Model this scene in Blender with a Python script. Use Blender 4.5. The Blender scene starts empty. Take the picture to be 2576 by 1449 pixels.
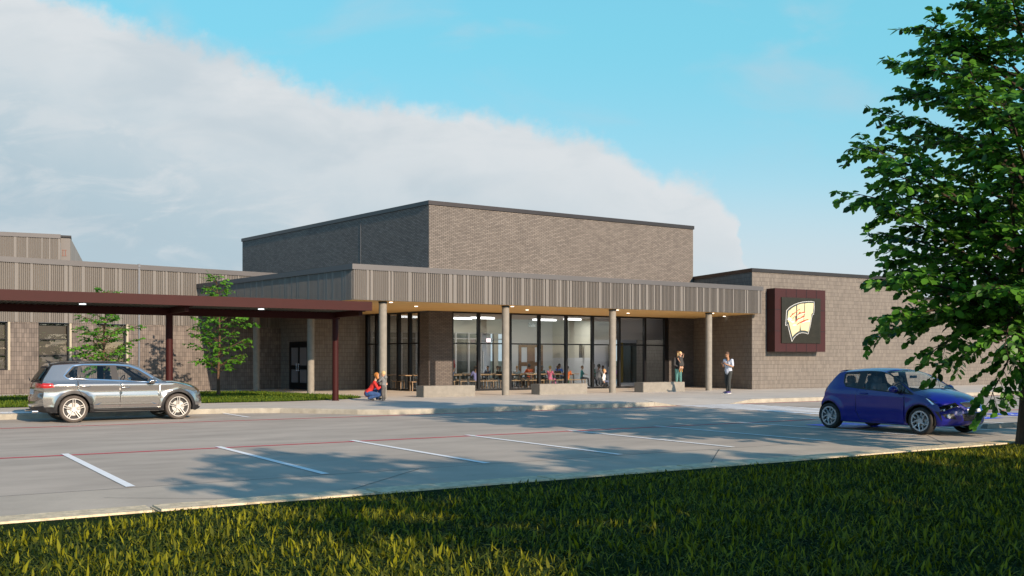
import bpy, bmesh, math, random
import numpy as np
from mathutils import Vector, Matrix, geometry
# ------------------------------------------------------------------ camera, sky, sun
SC = bpy.context.scene
COL = SC.collection
YAW = math.atan2(.539, .842)
EYE = 1.65
cam_d = bpy.data.cameras.new('camera'); cam = bpy.data.objects.new('camera', cam_d); COL.objects.link(cam)
cam.location = (0, 0, EYE); cam.rotation_euler = (math.radians(90), 0, -YAW)
cam_d.lens = 35; cam_d.sensor_width = 36; cam_d.shift_y = 180/2576; cam_d.clip_end = 2000; cam_d.clip_start = .05
SC.camera = cam
SC.view_settings.view_transform = 'Standard'; SC.view_settings.look = 'None'
SC.view_settings.exposure = 0.35; SC.view_settings.gamma = 1
SUN_EL = math.radians(21.3); SX, SY = .09, -.9959          # horizontal direction towards the sun
sun_d = bpy.data.lights.new('sun', 'SUN'); sun = bpy.data.objects.new('sun', sun_d); COL.objects.link(sun)
sun_d.energy = 5.0; sun_d.angle = math.radians(.55); sun_d.color = (1, .80, .61)
to_sun = Vector((SX*math.cos(SUN_EL), SY*math.cos(SUN_EL), math.sin(SUN_EL)))
sun.rotation_euler = to_sun.to_track_quat('Z', 'Y').to_euler()

def ninp(n, name, v):
    n.inputs[name].default_value = v
def build_world():
    w = bpy.data.worlds.new('World'); SC.world = w; w.use_nodes = True
    nt = w.node_tree; nt.nodes.clear(); N = nt.nodes.new; L = nt.links.new
    out = N('ShaderNodeOutputWorld'); bg = N('ShaderNodeBackground'); L(bg.outputs[0], out.inputs[0])
    bg.inputs[1].default_value = .08
    sky = N('ShaderNodeTexSky'); sky.sky_type = 'NISHITA'; sky.sun_disc = False
    sky.sun_elevation = SUN_EL; sky.sun_rotation = math.atan2(SX, SY); sky.air_density = 1.0; sky.dust_density = .3; sky.ozone_density = 2.0
    def math_(op, a=None, b=None, c=None, clamp=False):
        m = N('ShaderNodeMath'); m.operation = op; m.use_clamp = clamp
        for i, x in enumerate((a, b, c)):
            if x is None: continue
            if isinstance(x, (int, float)): m.inputs[i].default_value = x
            else: L(x, m.inputs[i])
        return m.outputs[0]
    def mix(f, a, b, bt='MIX'):
        m = N('ShaderNodeMix'); m.data_type = 'RGBA'; m.blend_type = bt
        for i, x in ((0, f), (6, a), (7, b)):
            if isinstance(x, (int, float)): m.inputs[i].default_value = x
            elif isinstance(x, tuple): m.inputs[i].default_value = (*x, 1)
            else: L(x, m.inputs[i])
        return m.outputs[2]
    def sm(x, lo, hi):
        m = N('ShaderNodeMapRange'); m.interpolation_type = 'SMOOTHSTEP'; L(x, m.inputs[0])
        m.inputs[1].default_value = lo; m.inputs[2].default_value = hi; return m.outputs[0]
    tc = N('ShaderNodeTexCoord')
    def dot(v):
        d = N('ShaderNodeVectorMath'); d.operation = 'DOT_PRODUCT'; L(tc.outputs['Generated'], d.inputs[0]); d.inputs[1].default_value = v
        return d.outputs['Value']
    sep = N('ShaderNodeSeparateXYZ'); L(tc.outputs['Generated'], sep.inputs[0])
    f = math_('MAXIMUM', dot((.539, .842, 0)), .05)           # north-east bearing of the cloud bank
    a = math_('DIVIDE', dot((.842, -.539, 0)), f); e = math_('DIVIDE', sep.outputs[2], f)
    comb = N('ShaderNodeCombineXYZ'); L(a, comb.inputs[0]); L(e, comb.inputs[1])
    def noise(scale, detail, rough, mapping=(1, 1, 1), dist=0):
        mp = N('ShaderNodeMapping'); L(comb.outputs[0], mp.inputs[0]); mp.inputs['Scale'].default_value = mapping
        n = N('ShaderNodeTexNoise'); L(mp.outputs[0], n.inputs[0]); ninp(n, 'Scale', scale); ninp(n, 'Detail', detail); ninp(n, 'Roughness', rough); ninp(n, 'Distortion', dist)
        return n.outputs[0]
    fc = N('ShaderNodeFloatCurve'); c = fc.mapping.curves[0]
    pts = [(-.62, .42), (-.3946, .352), (-.31, .322), (-.255, .297), (-.163, .268), (-.055, .255), (.025, .240), (.085, .221), (.1446, .193), (.200, .178), (.222, .155), (.235, .085), (.27, .055), (.6, .03)]
    pp = [((x+.62)/1.22, y) for x, y in pts]
    c.points[0].location = pp[0]; c.points[1].location = (1, pp[-1][1])
    for x, y in pp[1:-1]: c.points.new(x, y)
    fc.mapping.update()
    n0 = noise(9, 4, .6, (1, 1, 1), .3); fx = math_('DIVIDE', math_('ADD', math_('ADD', a, math_('MULTIPLY', math_('SUBTRACT', n0, .5), .11)), .62), 1.22, clamp=True); L(fx, fc.inputs['Value'])
    n1 = noise(17, 9, .62); n2 = noise(5, 5, .5, (1, 2.3, 1), .4); n3 = noise(9, 6, .6, (1, 3.0, 1), .6)
    edge = math_('SUBTRACT', math_('ADD', fc.outputs[0], math_('MULTIPLY', math_('SUBTRACT', n1, .5), .075)), e)
    mask = math_('MULTIPLY', sm(edge, -.008, .020), math_('MAXIMUM', sm(e, .03, .12), math_('SUBTRACT', 1, sm(a, .0, .2))))
    # air colour: the sky texture, pulled towards the cyan of the photo, paler low down
    hs = N('ShaderNodeHueSaturation'); L(sky.outputs[0], hs.inputs['Color']); ninp(hs, 'Hue', .472); ninp(hs, 'Saturation', 1.15); ninp(hs, 'Value', 1.0); hs_out = mix(1.0, hs.outputs[0], (1.30, 1.62, 1.95), 'MULTIPLY')
    grad = mix(sm(e, .0, .34), (5.7, 6.9, 7.3), (2.3, 6.7, 8.0))
    front = math_('MULTIPLY', sm(dot((.539, .842, 0)), .15, .6), math_('SUBTRACT', 1, sm(sep.outputs[2], .30, .55)))
    air = mix(math_('MULTIPLY', front, .8), hs_out, grad)
    wisp = math_('MULTIPLY', sm(n2, .5, .75), sm(e, .1, .34))
    air = mix(math_('MULTIPLY', wisp, .75), air, (4.4, 6.3, 7.4))
    low = math_('SUBTRACT', 1, sm(e, .06, .21))
    air = mix(math_('MULTIPLY', low, .8), air, (6.3, 6.9, 7.4))
    # cloud body: bright crest, blue-grey belly with soft streaks
    depth = sm(edge, .0, .22)
    body = mix(depth, (7.1, 7.45, 7.7), (4.5, 5.75, 6.5))
    body = mix(math_('MULTIPLY', sm(n3, .44, .64), .75), body, (6.4, 6.95, 7.3))
    body = mix(math_('MULTIPLY', sm(n2, .46, .66), .45), body, (4.4, 5.5, 6.25))
    L(mix(mask, air, body), bg.inputs[0])
build_world()

# ------------------------------------------------------------------ helpers
R = random.Random(7)
def k2u(px, v):
    """plan position: where the bearing of a photo column crosses the line y = v (both in site metres)"""
    k = (px-1288)/2504
    return v*(.539+.842*k)/(.842-.539*k)
def tag(o, label=None, cat=None, group=None, kind=None):
    if label: o['label'] = label
    if cat: o['category'] = cat
    if group: o['group'] = group
    if kind: o['kind'] = kind
    return o
def empty(name, loc=(0, 0, 0), rz=0, parent=None):
    o = bpy.data.objects.new(name, None); COL.objects.link(o); o.location = loc; o.rotation_euler = (0, 0, rz)
    o.empty_display_size = .2
    if parent: o.parent = parent
    return o
def copy_tree(o, parent=None, swap=None):
    c = o.copy(); COL.objects.link(c); c.parent = parent
    for ch in list(o.children): copy_tree(ch, c)
    return c

class MB:
    def __init__(s): s.v = []; s.f = []; s.m = []
    def add(s, vs, fs, mi=0):
        b = len(s.v); s.v += [tuple(p) for p in vs]
        for f in fs: s.f.append(tuple(b+i for i in f)); s.m.append(mi)
        return s
    def quad(s, a, b, c, d, mi=0): return s.add([a, b, c, d], [(0, 1, 2, 3)], mi)
    def box(s, c, d, mi=0, M=None):
        x, y, z = d[0]/2, d[1]/2, d[2]/2
        vs = [Vector((i*x, j*y, k*z)) for k in (-1, 1) for j in (-1, 1) for i in (-1, 1)]
        if M: vs = [M @ p for p in vs]
        vs = [p+Vector(c) for p in vs]
        return s.add(vs, [(0, 2, 3, 1), (4, 5, 7, 6), (0, 1, 5, 4), (2, 6, 7, 3), (0, 4, 6, 2), (1, 3, 7, 5)], mi)
    def box2(s, lo, hi, mi=0):
        return s.box([(a+b)/2 for a, b in zip(lo, hi)], [abs(b-a) for a, b in zip(lo, hi)], mi)
    def prism(s, poly, z0, z1, mi=0, top=True, bot=True, side=True):
        """counter-clockwise plan polygon"""
        n = len(poly); vs = [(x, y, z0) for x, y in poly]+[(x, y, z1) for x, y in poly]; fs = []
        if side: fs += [(i, (i+1) % n, n+(i+1) % n, n+i) for i in range(n)]
        if top: fs.append(tuple(range(n, 2*n)))
        if bot: fs.append(tuple(range(n-1, -1, -1)))
        return s.add(vs, fs, mi)
    def cyl(s, a, b, r0, r1=None, n=12, mi=0, caps=True):
        a = Vector(a); b = Vector(b); r1 = r0 if r1 is None else r1
        d = (b-a).normalized(); q = d.to_track_quat('Z', 'Y')
        vs = []
        for p, r in ((a, r0), (b, r1)):
            for i in range(n):
                t = 2*math.pi*i/n; vs.append(p+q @ Vector((r*math.cos(t), r*math.sin(t), 0)))
        fs = [(i, (i+1) % n, n+(i+1) % n, n+i) for i in range(n)]
        if caps: fs += [tuple(range(n-1, -1, -1)), tuple(range(n, 2*n))]
        return s.add(vs, fs, mi)
    def ball(s, c, r, n=10, mi=0, M=None):
        rr = r if hasattr(r, '__len__') else (r, r, r); vs = []; fs = []; h = n//2+1
        for j in range(h+1):
            ph = math.pi*j/h
            for i in range(n):
                t = 2*math.pi*i/n
                p = Vector((rr[0]*math.sin(ph)*math.cos(t), rr[1]*math.sin(ph)*math.sin(t), -rr[2]*math.cos(ph)))
                if M: p = M @ p
                vs.append(p+Vector(c))
        for j in range(h):
            for i in range(n): fs.append((j*n+i, j*n+(i+1) % n, (j+1)*n+(i+1) % n, (j+1)*n+i))
        return s.add(vs, fs, mi)
    def caps(s, a, b, ra, rb, n=10, mi=0):
        a = Vector(a); b = Vector(b); d = b-a
        if d.length < 1e-5: return s.ball(a, max(ra, rb), n, mi)
        q = d.normalized().to_track_quat('Z', 'Y'); vs = []; rings = []
        for t in (-90, -60, -30, 0): rings.append((a, ra, math.radians(t)))
        for t in (0, 30, 60, 90): rings.append((b, rb, math.radians(t)))
        for p, r, t in rings:
            for i in range(n):
                w = 2*math.pi*i/n; c = max(math.cos(t), .02)
                vs.append(p+q @ Vector((r*c*math.cos(w), r*c*math.sin(w), r*math.sin(t))))
        fs = [(j*n+i, j*n+(i+1) % n, (j+1)*n+(i+1) % n, (j+1)*n+i) for j in range(7) for i in range(n)]
        fs += [tuple(range(n-1, -1, -1)), tuple(range(7*n, 8*n))]
        return s.add(vs, fs, mi)
    def lathe(s, prof, n=24, mi=0, axis='Y', c=(0, 0, 0)):
        """prof: (radius, offset along axis)"""
        vs = []; m = len(prof)
        for r, h in prof:
            for i in range(n):
                t = 2*math.pi*i/n; x, z = r*math.cos(t), r*math.sin(t)
                vs.append((c[0]+x, c[1]+h, c[2]+z) if axis == 'Y' else (c[0]+x, c[1]+z, c[2]+h))
        fs = [(j*n+i, j*n+(i+1) % n, (j+1)*n+(i+1) % n, (j+1)*n+i) for j in range(m-1) for i in range(n)]
        return s.add(vs, fs, mi)
    def build(s, name, mats, parent=None, smooth=False, uv=True, angle=None, merge=False):
        me = bpy.data.meshes.new(name); me.from_pydata(s.v, [], s.f)
        if not isinstance(mats, (list, tuple)): mats = [mats]
        for m in mats: me.materials.append(m)
        me.polygons.foreach_set('material_index', s.m)
        if merge:
            bm = bmesh.new(); bm.from_mesh(me); bmesh.ops.remove_doubles(bm, verts=bm.verts, dist=.0004); bmesh.ops.recalc_face_normals(bm, faces=bm.faces); bm.to_mesh(me); bm.free()
        me.polygons.foreach_set('use_smooth', [bool(smooth)]*len(me.polygons))
        if smooth and angle:
            try: me.set_sharp_from_angle(angle=math.radians(angle))
            except Exception: pass
        if uv: auto_uv(me)
        me.update()
        o = bpy.data.objects.new(name, me); COL.objects.link(o)
        if parent: o.parent = parent
        return o
def auto_uv(me):
    if not len(me.polygons): return
    uvl = me.uv_layers.new(name='UVMap'); d = [0]*(2*len(me.loops)); vs = me.vertices
    for p in me.polygons:
        n = p.normal
        if abs(n.z) > .7: t = Vector((1, 0, 0)); b = Vector((0, 1, 0))
        else:
            t = Vector((-n.y, n.x, 0)).normalized(); b = Vector((0, 0, 1))
        for li in p.loop_indices:
            co = vs[me.loops[li].vertex_index].co
            d[2*li] = co.dot(t); d[2*li+1] = co.dot(b)
    uvl.data.foreach_set('uv', d)

# ------------------------------------------------------------------ materials
def new_mat(name):
    m = bpy.data.materials.new(name); m.use_nodes = True
    nt = m.node_tree; b = nt.nodes['Principled BSDF']; return m, nt, b
def mat(name, col, rough=.7, metal=0, var=0, scale=3, col2=None, bump=0, bscale=None, coords='Object', stretch=None, spec=None, coat=0, detail=5, emit=None, estr=0):
    m, nt, b = new_mat(name); N = nt.nodes.new; L = nt.links.new
    b.inputs['Base Color'].default_value = (*col, 1); b.inputs['Roughness'].default_value = rough; b.inputs['Metallic'].default_value = metal
    if spec is not None: b.inputs['Specular IOR Level'].default_value = spec
    if coat: b.inputs['Coat Weight'].default_value = coat; b.inputs['Coat Roughness'].default_value = .04
    if emit: b.inputs['Emission Color'].default_value = (*emit, 1); b.inputs['Emission Strength'].default_value = estr
    if var or bump:
        tc = N('ShaderNodeTexCoord'); mp = N('ShaderNodeMapping'); L(tc.outputs[coords], mp.inputs[0])
        if stretch: mp.inputs['Scale'].default_value = stretch
        if var:
            n = N('ShaderNodeTexNoise'); L(mp.outputs[0], n.inputs[0]); ninp(n, 'Scale', scale); ninp(n, 'Detail', detail); ninp(n, 'Roughness', .6)
            r = N('ShaderNodeMapRange'); L(n.outputs[0], r.inputs[0]); r.inputs[1].default_value = .3; r.inputs[2].default_value = .7
            x = N('ShaderNodeMix'); x.data_type = 'RGBA'; L(r.outputs[0], x.inputs[0])
            c2 = col2 or tuple(min(1, c*(1+var)) for c in col); c1 = tuple(c*(1-var) for c in col) if not col2 else col
            x.inputs[6].default_value = (*c1, 1); x.inputs[7].default_value = (*c2, 1); L(x.outputs[2], b.inputs['Base Color'])
        if bump:
            n = N('ShaderNodeTexNoise'); L(mp.outputs[0], n.inputs[0]); ninp(n, 'Scale', bscale or scale*6); ninp(n, 'Detail', 4)
            bp = N('ShaderNodeBump'); ninp(bp, 'Strength', bump); ninp(bp, 'Distance', .02); L(n.outputs[0], bp.inputs['Height']); L(bp.outputs[0], b.inputs['Normal'])
    return m
def brick_mat(name, c1, c2, mortar, w, h, off, ms=.006, var=.25, rough=.85):
    m, nt, b = new_mat(name); N = nt.nodes.new; L = nt.links.new
    tc = N('ShaderNodeTexCoord'); br = N('ShaderNodeTexBrick'); L(tc.outputs['UV'], br.inputs[0])
    br.offset = off; br.squash = 1
    ninp(br, 'Scale', 1.0); ninp(br, 'Brick Width', w); ninp(br, 'Row Height', h); ninp(br, 'Mortar Size', ms); ninp(br, 'Mortar Smooth', .1); ninp(br, 'Bias', -.1)
    ninp(br, 'Color1', (*c1, 1)); ninp(br, 'Color2', (*c2, 1)); ninp(br, 'Mortar', (*mortar, 1))
    n = N('ShaderNodeTexNoise'); L(tc.outputs['UV'], n.inputs[0]); ninp(n, 'Scale', .55); ninp(n, 'Detail', 6); ninp(n, 'Roughness', .65)
    n2 = N('ShaderNodeTexNoise'); mp = N('ShaderNodeMapping'); L(tc.outputs['UV'], mp.inputs[0]); mp.inputs['Scale'].default_value = (1/w, .8/h, 1) if off == 0 else (1/w, .45/h, 1)
    L(mp.outputs[0], n2.inputs[0]); ninp(n2, 'Scale', .35); ninp(n2, 'Detail', 2)
    ad = N('ShaderNodeMath'); ad.operation = 'ADD'; L(n.outputs[0], ad.inputs[0]); L(n2.outputs[0], ad.inputs[1])
    r = N('ShaderNodeMapRange'); L(ad.outputs[0], r.inputs[0]); r.inputs[1].default_value = .7; r.inputs[2].default_value = 1.3; r.inputs[3].default_value = 1-var; r.inputs[4].default_value = 1+var
    hv = N('ShaderNodeHueSaturation'); L(br.outputs[0], hv.inputs['Color']); L(r.outputs[0], hv.inputs['Value']); L(hv.outputs[0], b.inputs['Base Color'])
    bp = N('ShaderNodeBump'); ninp(bp, 'Strength', .35); ninp(bp, 'Distance', .006); bp.invert = True; L(br.outputs['Fac'], bp.inputs['Height']); L(bp.outputs[0], b.inputs['Normal'])
    b.inputs['Roughness'].default_value = rough
    return m
def glass_mat(name, tint=(1, 1, 1), refl=.9, base=.05, rough=0.0):
    m, nt, b = new_mat(name); nt.nodes.remove(b); N = nt.nodes.new; L = nt.links.new
    out = nt.nodes['Material Output']; t = N('ShaderNodeBsdfTransparent'); t.inputs[0].default_value = (*tint, 1)
    g = N('ShaderNodeBsdfGlossy'); g.inputs['Roughness'].default_value = rough; g.inputs[0].default_value = (1, 1, 1, 1)
    fr = N('ShaderNodeLayerWeight'); fr.inputs[0].default_value = .25
    mr = N('ShaderNodeMapRange'); L(fr.outputs['Fresnel'], mr.inputs[0]); mr.inputs[3].default_value = base; mr.inputs[4].default_value = refl
    mx = N('ShaderNodeMixShader'); L(mr.outputs[0], mx.inputs[0]); L(t.outputs[0], mx.inputs[1]); L(g.outputs[0], mx.inputs[2]); L(mx.outputs[0], out.inputs[0])
    return m
def emis(name, col, s):
    m = mat(name, (.8, .8, .8), emit=col, estr=s); return m
def leaf_mat(name, c1, c2, trans=.35, rough=.45):
    m, nt, b = new_mat(name); N = nt.nodes.new; L = nt.links.new; out = nt.nodes['Material Output']
    g = N('ShaderNodeNewGeometry'); cr = N('ShaderNodeMix'); cr.data_type = 'RGBA'; L(g.outputs['Random Per Island'], cr.inputs[0])
    cr.inputs[6].default_value = (*c1, 1); cr.inputs[7].default_value = (*c2, 1)
    L(cr.outputs[2], b.inputs['Base Color']); b.inputs['Roughness'].default_value = rough; b.inputs['Specular IOR Level'].default_value = .3
    t = N('ShaderNodeBsdfTranslucent'); hv = N('ShaderNodeHueSaturation'); ninp(hv, 'Value', 1.5); ninp(hv, 'Hue', .49); L(cr.outputs[2], hv.inputs['Color']); L(hv.outputs[0], t.inputs[0])
    mx = N('ShaderNodeMixShader'); mx.inputs[0].default_value = trans; L(b.outputs[0], mx.inputs[1]); L(t.outputs[0], mx.inputs[2]); L(mx.outputs[0], out.inputs[0])
    return m
def paint_mat(name, col, metal=.0, rough=.3, coat=1.0):
    m, nt, b = new_mat(name); N = nt.nodes.new; L = nt.links.new
    g = N('ShaderNodeNewGeometry'); x = N('ShaderNodeMix'); x.data_type = 'RGBA'; L(g.outputs['Backfacing'], x.inputs[0])
    x.inputs[6].default_value = (*col, 1); x.inputs[7].default_value = (.03, .03, .03, 1); L(x.outputs[2], b.inputs['Base Color'])
    def inv(v):
        s = N('ShaderNodeMath'); s.operation = 'SUBTRACT'; s.inputs[0].default_value = 1; L(g.outputs['Backfacing'], s.inputs[1])
        q = N('ShaderNodeMath'); q.operation = 'MULTIPLY'; L(s.outputs[0], q.inputs[0]); q.inputs[1].default_value = v; return q.outputs[0]
    L(inv(metal), b.inputs['Metallic']); L(inv(coat), b.inputs['Coat Weight']); b.inputs['Roughness'].default_value = rough; b.inputs['Coat Roughness'].default_value = .03
    return m
# ------------------------------------------------------------------ surfaces
M_lot = mat('lot_concrete', (.40, .345, .285), .9, var=.19, scale=.45, detail=9, bump=.15, bscale=14, stretch=(1, 2.2, 1))
M_gut = mat('gutter_concrete', (.43, .375, .305), .9, var=.13, scale=1.2, detail=9, bump=.2, bscale=16)
M_walk = mat('walk_concrete', (.52, .475, .41), .88, var=.12, scale=.6, detail=9, bump=.1, bscale=14, stretch=(1, 2, 1))
M_kerb = mat('kerb_concrete', (.36, .33, .265), .9, var=.22, scale=3.2, detail=8, bump=.5, bscale=20)
M_kerb_stone = mat('near_kerb_stone', (.60, .50, .34), .9, var=.3, scale=9, detail=9, bump=.8, bscale=30)
M_col = mat('column_concrete', (.245, .225, .19), .8, var=.12, scale=5, detail=8, bump=.25, bscale=25)
M_white = mat('white_paint', (.86, .86, .85), .6, var=.04, scale=6)
M_red = mat('red_paint', (.62, .012, .045), .6, var=.1, scale=5)
M_blue = mat('blue_paint', (.02, .06, .75), .5)
M_joint = mat('joint', (.10, .10, .095), .9)
M_soil = mat('lawn_soil', (.010, .022, .004), 1, spec=.05, var=.5, scale=3, bump=.6, bscale=30)
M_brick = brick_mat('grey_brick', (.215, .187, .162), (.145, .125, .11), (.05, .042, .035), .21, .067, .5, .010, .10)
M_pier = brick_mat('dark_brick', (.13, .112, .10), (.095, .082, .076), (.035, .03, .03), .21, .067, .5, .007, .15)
M_block = brick_mat('stack_block', (.20, .176, .15), (.15, .132, .115), (.055, .046, .04), .094, .2, 0, .006, .09)
M_blockL = brick_mat('stack_block_left', (.19, .158, .135), (.12, .10, .088), (.045, .038, .034), .10, .2, 0, .006, .26)
M_rib = mat('ribbed_metal', (.165, .152, .138), .6, var=.1, scale=1.5, stretch=(6, 6, .15), metal=.1)
M_ribgap = mat('ribbed_metal_gap', (.125, .112, .098), .7, var=.1, scale=2, stretch=(6, 6, .15))
M_cope = mat('grey_coping', (.105, .10, .10), .5, metal=.3, var=.05, scale=1)
M_dark_cope = mat('bronze_coping', (.07, .055, .05), .3, metal=.75, var=.1, scale=.8)
M_roof = mat('roof_membrane', (.2, .2, .2), .9)
M_soffit = mat('ochre_soffit', (.92, .58, .22), .6, var=.04, scale=1)
M_maroon = mat('maroon_steel', (.038, .0045, .0035), .6, var=.08, scale=2, spec=.25)
M_deck = mat('ribbed_deck', (.16, .15, .135), .5, metal=.5)
M_signbox = mat('maroon_panel', (.040, .008, .008), .5, spec=.3, var=.04, scale=3)
M_black = mat('black_metal', (.012, .012, .014), .35, metal=.4)
M_alum = mat('pale_trim', (.45, .52, .62), .4, metal=.2)
M_cream = mat('cream_jamb', (.40, .36, .27), .7)
M_blind = mat('window_blind', (.045, .038, .027), .4, var=.1, scale=2, spec=.7)
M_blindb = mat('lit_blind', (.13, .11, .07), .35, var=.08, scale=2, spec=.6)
M_glass = glass_mat('clear_glass', (.86, .90, .90), .7, .045)
M_iwall = mat('interior_white', (.55, .56, .57), .8)
M_ibeige = mat('interior_beige', (.52, .50, .42), .8)
M_ililac = mat('interior_lilac', (.50, .49, .53), .8)
M_ifloor = mat('interior_floor', (.42, .41, .44), .35)
M_idark = mat('interior_dark', (.012, .014, .014), .2, spec=.6)
M_igreen = mat('interior_smoked_glass', (.02, .03, .03), .08, spec=.8)
M_iwood = mat('interior_wood', (.16, .075, .03), .5, var=.2, scale=5)
M_ifrost = mat('frosted_pane', (.55, .60, .66), .35)
M_imull = mat('interior_mullion', (.42, .42, .42), .5)
M_lampw = emis('lamp_white', (1, .93, .8), 2.2)
M_lampc = emis('ceiling_light_white', (1, .98, .96), 2.5)

# ------------------------------------------------------------------ ground
def sheet(name, poly, z, m, th=None):
    mb = MB(); n = len(poly); mb.add([(x, y, z) for x, y in poly], [tuple(range(n))])
    return tag(mb.build(name, m), kind='structure')
def plane_tri(poly):
    from mathutils.geometry import tessellate_polygon
    return tessellate_polygon([[Vector((x, y, 0)) for x, y in poly]])
def tri_sheet(name, poly, z, m):
    mb = MB(); mb.add([(x, y, z) for x, y in poly], [tuple(t) for t in plane_tri(poly)])
    o = mb.build(name, m)
    bm = bmesh.new(); bm.from_mesh(o.data)
    for f in bm.faces:
        if f.normal.z < 0: f.normal_flip()
    bm.to_mesh(o.data); bm.free()
    return tag(o, kind='structure')
sheet('ground', [(-900, -900), (900, -900), (900, 900), (-900, 900)], -.06, mat('far_ground', (.05, .06, .03), .95, var=.3, scale=.1))
KERB = [(-60, 30.5), (2.9, 30.5), (8.1, 30.49), (9.4, 30.3), (10.54, 29.75), (11.44, 28.7), (12.2, 27.65), (13.0, 27.08), (14.0, 26.88), (23.17, 26.85)]
tri_sheet('parking_lot', [(-60, 13.4), (90, 13.4), (90, 26.83), (23.2, 26.83)]+[(a, b+.02) for a, b in KERB[::-1]], 0, M_lot)
gut = sheet('gutter', [(-60, 10.6), (90, 10.6), (90, 13.4), (-60, 13.4)], .002, M_gut)
# kerb islands seen in plan: near kerb with stone-like top, joints every 2.4 m
mb = MB()
x = -60.0
while x < 90:
    w = 2.38
    mb.box2((x, 10.27, -.05), (x+w-.012, 10.70, .15)); x += 2.4
o = mb.build('near_kerb', M_kerb_stone); tag(o, kind='structure')
bm = bmesh.new(); bm.from_mesh(o.data); bmesh.ops.bevel(bm, geom=[e for e in bm.edges if abs(e.verts[0].co.z-.15) < 1e-4 and abs(e.verts[1].co.z-.15) < 1e-4], offset=.02, segments=2, affect='EDGES'); bm.to_mesh(o.data); bm.free()
# far pavement: kerb face, pavement top, ramp
KW = .15
top_poly = KERB + [(24.3, 28.9), (26.7, 28.9), (27.94, 26.85), (90, 26.85), (90, 60), (-60, 60)]
tri_sheet('pavement', [(x, y+.12) if y < 30.6 and y != 28.9 else (x, y) for x, y in top_poly], KW, M_walk)
mb = MB()
def kerb_run(P):
    for (a, b), (c, d) in zip(P, P[1:]):
        L_ = math.hypot(c-a, d-b); k = max(1, int(L_/1.5))
        for i in range(k):
            x0, y0 = a+(c-a)*i/k, b+(d-b)*i/k; x1, y1 = a+(c-a)*(i+1)/k, b+(d-b)*(i+1)/k
            mb.quad((x0, y0, -.02), (x1, y1, -.02), (x1, y1+.012, KW-.02), (x0, y0+.012, KW-.02))
            mb.quad((x0, y0+.012, KW-.02), (x1, y1+.012, KW-.02), (x1, y1+.03, KW+.003), (x0, y0+.03, KW+.003))
            mb.quad((x0, y0+.03, KW+.003), (x1, y1+.03, KW+.003), (x1, y1+.17, KW+.003), (x0, y0+.17, KW+.003))
kerb_run(KERB); kerb_run([(27.94, 26.85), (90, 26.85)])
# kerb ends running down to the ramp
for a, b, c in (((23.17, 26.85), (24.25, 26.85), (24.3, 28.9)), ((27.94, 26.85), (26.73, 26.85), (26.7, 28.9))):
    mb.add([(a[0], a[1], KW), (a[0], a[1], 0), (b[0], b[1], .0)], [(0, 1, 2)])
tag(mb.build('kerb', M_kerb), kind='structure')
mb = MB()
mb.quad((24.25, 26.83, .004), (26.73, 26.83, .004), (26.7, 28.9, KW), (24.3, 28.9, KW))
mb.add([(23.17, 26.86, KW), (24.25, 26.83, .004), (24.3, 28.9, KW)], [(0, 1, 2)])
mb.add([(27.94, 26.86, KW), (26.7, 28.9, KW), (26.73, 26.83, .004)], [(0, 1, 2)])
tag(mb.build('ramp', M_walk), kind='structure')
# painted markings
def strip(mb, a, b, w, z):
    a = Vector(a); b = Vector(b); d = (b-a).normalized(); n = Vector((-d.y, d.x))*w/2
    mb.quad((*(a-n), z), (*(b-n), z), (*(b+n), z), (*(a+n), z))
mb = MB(); strip(mb, (-60, 26.6), (90, 26.6), .13, .005); strip(mb, (-60, 18.57), (90, 18.57), .12, .005)
tag(mb.build('red_lane_marking', M_red), kind='structure')
mb = MB()
for i, u in enumerate([-7.95, -5.25, -2.6, .1, 2.79, 5.46, 8.18, 10.87, 13.58, 16.26, 19.1, 21.9]):
    mb.quad((u-.06, 13.5, .009), (u+.06, 13.5, .009), (u+.06, 18.84, .009), (u-.06, 18.84, .009))
for u in (24.66, 27.5, 30.38, 33.2, 36): mb.quad((u-.06, 13.5, .009), (u+.06, 13.5, .009), (u+.06, 18.84, .009), (u-.06, 18.84, .009))
for u, y0, y1 in ((8.98, 27.9, 30.36), (1.05, 26.9, 30.4)):
    mb.quad((u-.06, y0, .009), (u+.06, y0, .009), (u+.06, y1, .009), (u-.06, y1, .009))
tag(mb.build('parking_bay_marking', M_white), kind='structure')
mb = MB(); mb.quad((3.0, 30.75, .157), (3.9, 30.75, .157), (3.55, 31.75, .157), (2.75, 31.75, .157)); tag(mb.build('pavement_marking', M_white), kind='structure')
mb = MB()
for i in range(11):
    v = 26.42-i*.64; u0 = 24.1-.04*i
    mb.quad((u0, v-.24, .009), (u0+2.9, v-.24, .009), (u0+2.9, v+.18, .009), (u0, v+.18, .009))
tag(mb.build('crossing_marking', M_white), kind='structure')
mbj = MB()
for u in [x*6.2-27 for x in range(20)]:
    strip(mbj, (u, 10.72), (u+2.9, 13.38), .014, .006); 
for u in (-3, 2.3, 7.6, 12.9, 18.2, 23.5): strip(mbj, (u+2.6, 10.72), (u, 12.6), .010, .0062) if u < 3 else None
strip(mbj, (-60, 13.4), (90, 13.4), .02, .0065)
tag(mbj.build('gutter_joint', M_joint), kind='structure')
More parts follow.
